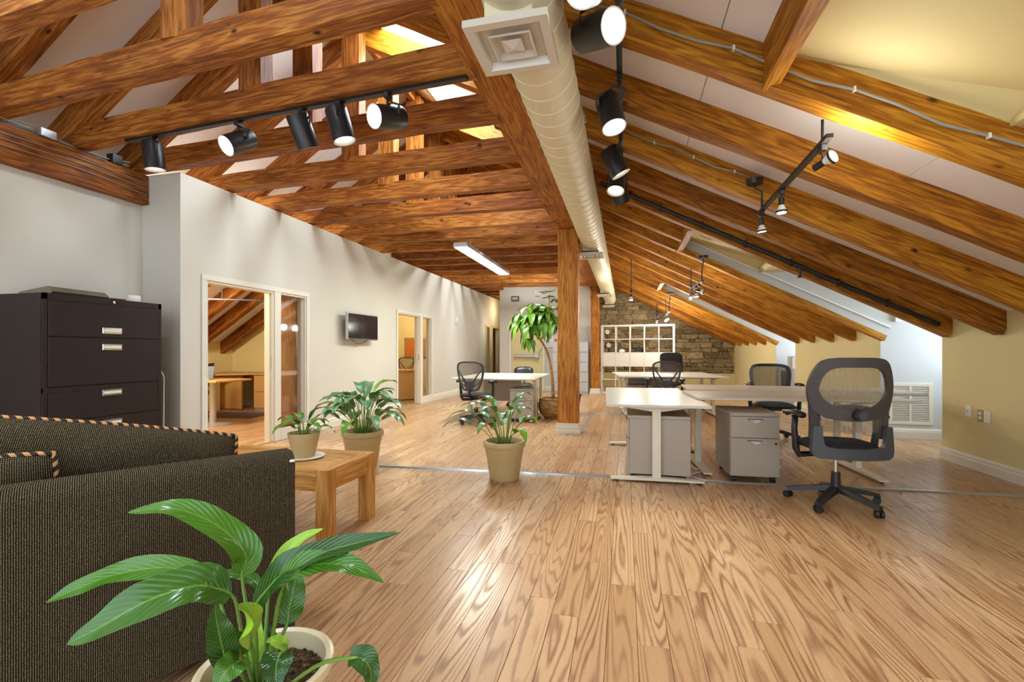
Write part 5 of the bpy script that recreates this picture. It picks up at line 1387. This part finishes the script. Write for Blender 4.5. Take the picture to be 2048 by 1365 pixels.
MB().bx(-.09, -.06, -.008, -.006, -.05, .05).build('print_mark', 'black', t)

# metal raceways on the floor
def raceway(label, p0, p1, w=.055):
    p0, p1 = Vector(p0), Vector(p1); d = p1 - p0
    t = thing('floor_raceway', label, 'cable cover', p0, math.atan2(d.y, d.x)); L = d.length
    MB().prism([(-w / 2, .0005), (w / 2, .0005), (w / 2 - .014, .013), (-w / 2 + .014, .013)], 'x', 0, L).build('cover', 'alu', t)
    n = max(1, int(L / 1.5))
    for i in range(1, n): MB().prism([(-w / 2 - .001, .0005), (w / 2 + .001, .0005), (w / 2 - .013, .014), (-w / 2 + .013, .014)], 'x', L * i / n, L * i / n + .05).build('joint_clip', 'alu', t)
    return t
raceway('long grey metal floor raceway crossing the room under the desks', (-2.47, 4.42, 0), (3.40, 4.76, 0))
raceway('short metal floor raceway running away from the timber post', (-.665, 7.05, 0), (-.60, 9.08, 0))
raceway('metal floor raceway crossing the floor behind the timber post', (-.62, 9.15, 0), (.9, 9.17, 0), .05)
o = MB().tube(catmull([(.62, 5.2, .03), (.70, 5.05, .008), (.78, 4.98, .012), (.66, 4.86, .010), (.60, 4.72, .008), (.72, 4.60, .012), (.66, 4.53, .015)], 30), .006, 6).build('mains_lead', 'white_plastic'); tag(o, 'white power cord coiled by the desk foot on the floor raceway', 'cord')

# ------------------------------------------------------------------ office seen through the first doorway
t = thing('round_table', 'maple table on a silver column in the first office', 'table', (-6.50, 6.28, 0))
MB().lathe([(0, 0), (.30, 0), (.30, .012), (.05, .035), (.05, .70), (.12, .705)], n=30).build('pedestal', 'silver', t, True, sharp=40)
m = MB(); m.bx(-.85, .42, -.36, .36, .705, .735, .008); m.build('table_top', 'maple', t)
t = thing('corner_desk', 'L-shaped maple desk along the straw wall of the first office', 'desk', (0, 0, 0))
m = MB(); m.prism([(-8.35, 8.58), (-4.9, 8.58), (-4.9, 7.95), (-7.35, 7.95), (-7.75, 7.55), (-7.75, 6.6), (-8.35, 6.6)], 'z', .715, .745); m.build('desktop', 'maple', t)
MB().bx(-7.85, -7.80, 6.9, 7.7, .02, .715).bx(-8.15, -7.55, 7.96, 8.0, .02, .715).build('side_panel', 'maple', t)
d = MB().bx(-7.27, -6.85, 8.0, 8.56, .05, .712, .003).build('drawer_unit', 'maple', t)
MB().bx(-7.265, -6.855, 7.985, 8.0, .055, .37, .002).build('drawer_front', 'maple', d); MB().bx(-7.265, -6.855, 7.985, 8.0, .378, .70, .002).build('drawer_front', 'maple', d)
MB().bx(-7.27, -6.85, 8.02, 8.56, 0, .05).build('plinth', 'silver', d)
chair_plain('dark mesh-back chair at the maple table in the first office', (-7.42, 6.75, 0), 2.2, .46, .58, .98, 'mesh', arms=False)
t = thing('laptop', 'silver laptop standing open on the maple table in the first office', 'laptop', (-6.62, 6.15, .735), .5)
MB().bx(-.16, .16, -.11, .11, 0, .018, .004).build('keyboard_half', 'silver', t); MB().box((0, .13, .11), (.32, .010, .21), Euler((-.3, 0, 0)).to_matrix(), .003).build('screen_half', 'grey_plastic', t)
o = MB().box((0, 0, .004), (1.1, .75, .007), None, .002).build('floor_mat', 'carpet', None, False, (-7.05, 7.30, 0)); o.rotation_euler.z = .15; tag(o, 'dark chair mat on the floor of the first office', 'mat')
mini_track('black track light hanging inside the first office', (-6.9, 6.2, 2.05), (-5.5, 7.0, 2.05), [(.15, (.2, -.4, -1), False), (.75, (.3, -.5, -1), False)], [(.3, zl(-6.5) + .02), (.8, zl(-5.9) + .02)], None)
l = bpy.data.lights.new('office_fill', 'POINT'); l.energy = 115; l.color = (1, .95, .84); l.shadow_soft_size = .25; o = bpy.data.objects.new('office_fill', l); COL.objects.link(o); o.location = (-6.3, 4.9, 2.2)  # unseen point light added to brighten the first office, no fixture

# office seen through the second doorway
t = thing('curved_desk', 'maple reception desk with a bowed front in the second office', 'desk', (0, 0, 0))
m = MB(); ar = [(-5.75 + .75 * math.sin(a), 10.85 - .62 * math.cos(a)) for a in [-1.2 + 2.4 * i / 16 for i in range(17)]]
m.prism(ar + [(-5.1, 11.0), (-6.4, 11.0)], 'z', .02, .70); m.build('bowed_front', 'maple', t, True, sharp=30)
m = MB(); m.prism([(-5.75 + (x + 5.75) * 1.06, 10.85 + (y - 10.85) * 1.08) for x, y in ar] + [(-5.05, 11.05), (-6.45, 11.05)], 'z', .70, .735); m.build('desktop', 'maple', t)
chair_y('black mesh chair behind the bowed maple desk in the second office', (-5.85, 11.65, 0), PI, arms=False)
t = thing('cork_board', 'orange cork board in a thin frame on the second office wall', 'board', (-6.0, 12.6, 1.28))
MB().bx(-.22, .42, -.012, 0, -.27, .27).build('cork_sheet', 'cork', t); MB().bx(-.25, -.22, -.02, 0, -.27, .27).bx(.42, .45, -.02, 0, -.27, .27).bx(-.25, .45, -.02, 0, .27, .30).bx(-.25, .45, -.02, 0, -.30, -.27).build('board_frame', 'silver', t)
l = bpy.data.lights.new('office_fill', 'POINT'); l.energy = 40; l.color = (1, .80, .5); l.shadow_soft_size = .25; o = bpy.data.objects.new('office_fill', l); COL.objects.link(o); o.location = (-5.9, 11.2, 2.3)  # warm point light added for the second office, without a fixture

# corridor end
t = thing('wall_cupboard', 'white wall cupboard with an open door at the corridor end', 'cupboard', (-4.3, 17.25, 1.35)); MB().bx(0, .6, 0, .33, 0, .68).build('carcass', 'white_lam', t); MB().bx(0, .02, -.38, -.01, 0, .68).build('door', 'white_lam', t)
t = thing('side_counter', 'tan counter at the corridor end', 'counter', (-4.45, 16.96, 0)); MB().bx(0, .72, .02, .58, .1, .86).build('body', 'maple', t); MB().bx(-.0, .72, 0, .6, .86, .89).build('worktop', 'maple', t)
o = MB().box((0, 0, .12), (.42, .30, .24), None, .004).build('paper_carton', 'paper', None, False, (-4.05, 17.22, .89)); tag(o, 'white carton on the corridor counter', 'box')
o = MB().box((0, 0, .14), (.5, .40, .28), None, .003).build('cardboard_box', 'cardboard', None, False, (-3.98, 16.2, 0)); tag(o, 'brown cardboard box on the corridor floor', 'box')
l = bpy.data.lights.new('corridor_fill', 'POINT'); l.energy = 9; l.color = (1, .78, .45); l.shadow_soft_size = .15; o = bpy.data.objects.new('corridor_fill', l); COL.objects.link(o); o.location = (-4.1, 15.9, 2.6)  # added fill giving the corridor end its warm tone, no fixture there

# ------------------------------------------------------------------ groups of alike things
GR = {'spotlight': 'black can spotlights on the tracks', 'office_chair': 'office chairs', 'office_desk': 'white office desks', 'drawer_pedestal': 'grey mobile pedestals',
      'potted_peace_lily': 'peace lilies in pots', 'track_light': 'small black track lights', 'floor_raceway': 'metal floor raceways', 'timber_post': 'timber posts',
      'sofa_cushion': 'tweed cushions on the sofa', 'vent_grille': 'white vent grilles', 'desk_fan': 'small fans on the shelf', 'light_track': 'long light tracks', 'cable': 'cables on the rafters'}
for o in list(COL.objects):
    if o.parent is None:
        k = o.name.split('.')[0]
        if k in GR and o.get('category'): o['group'] = GR[k]
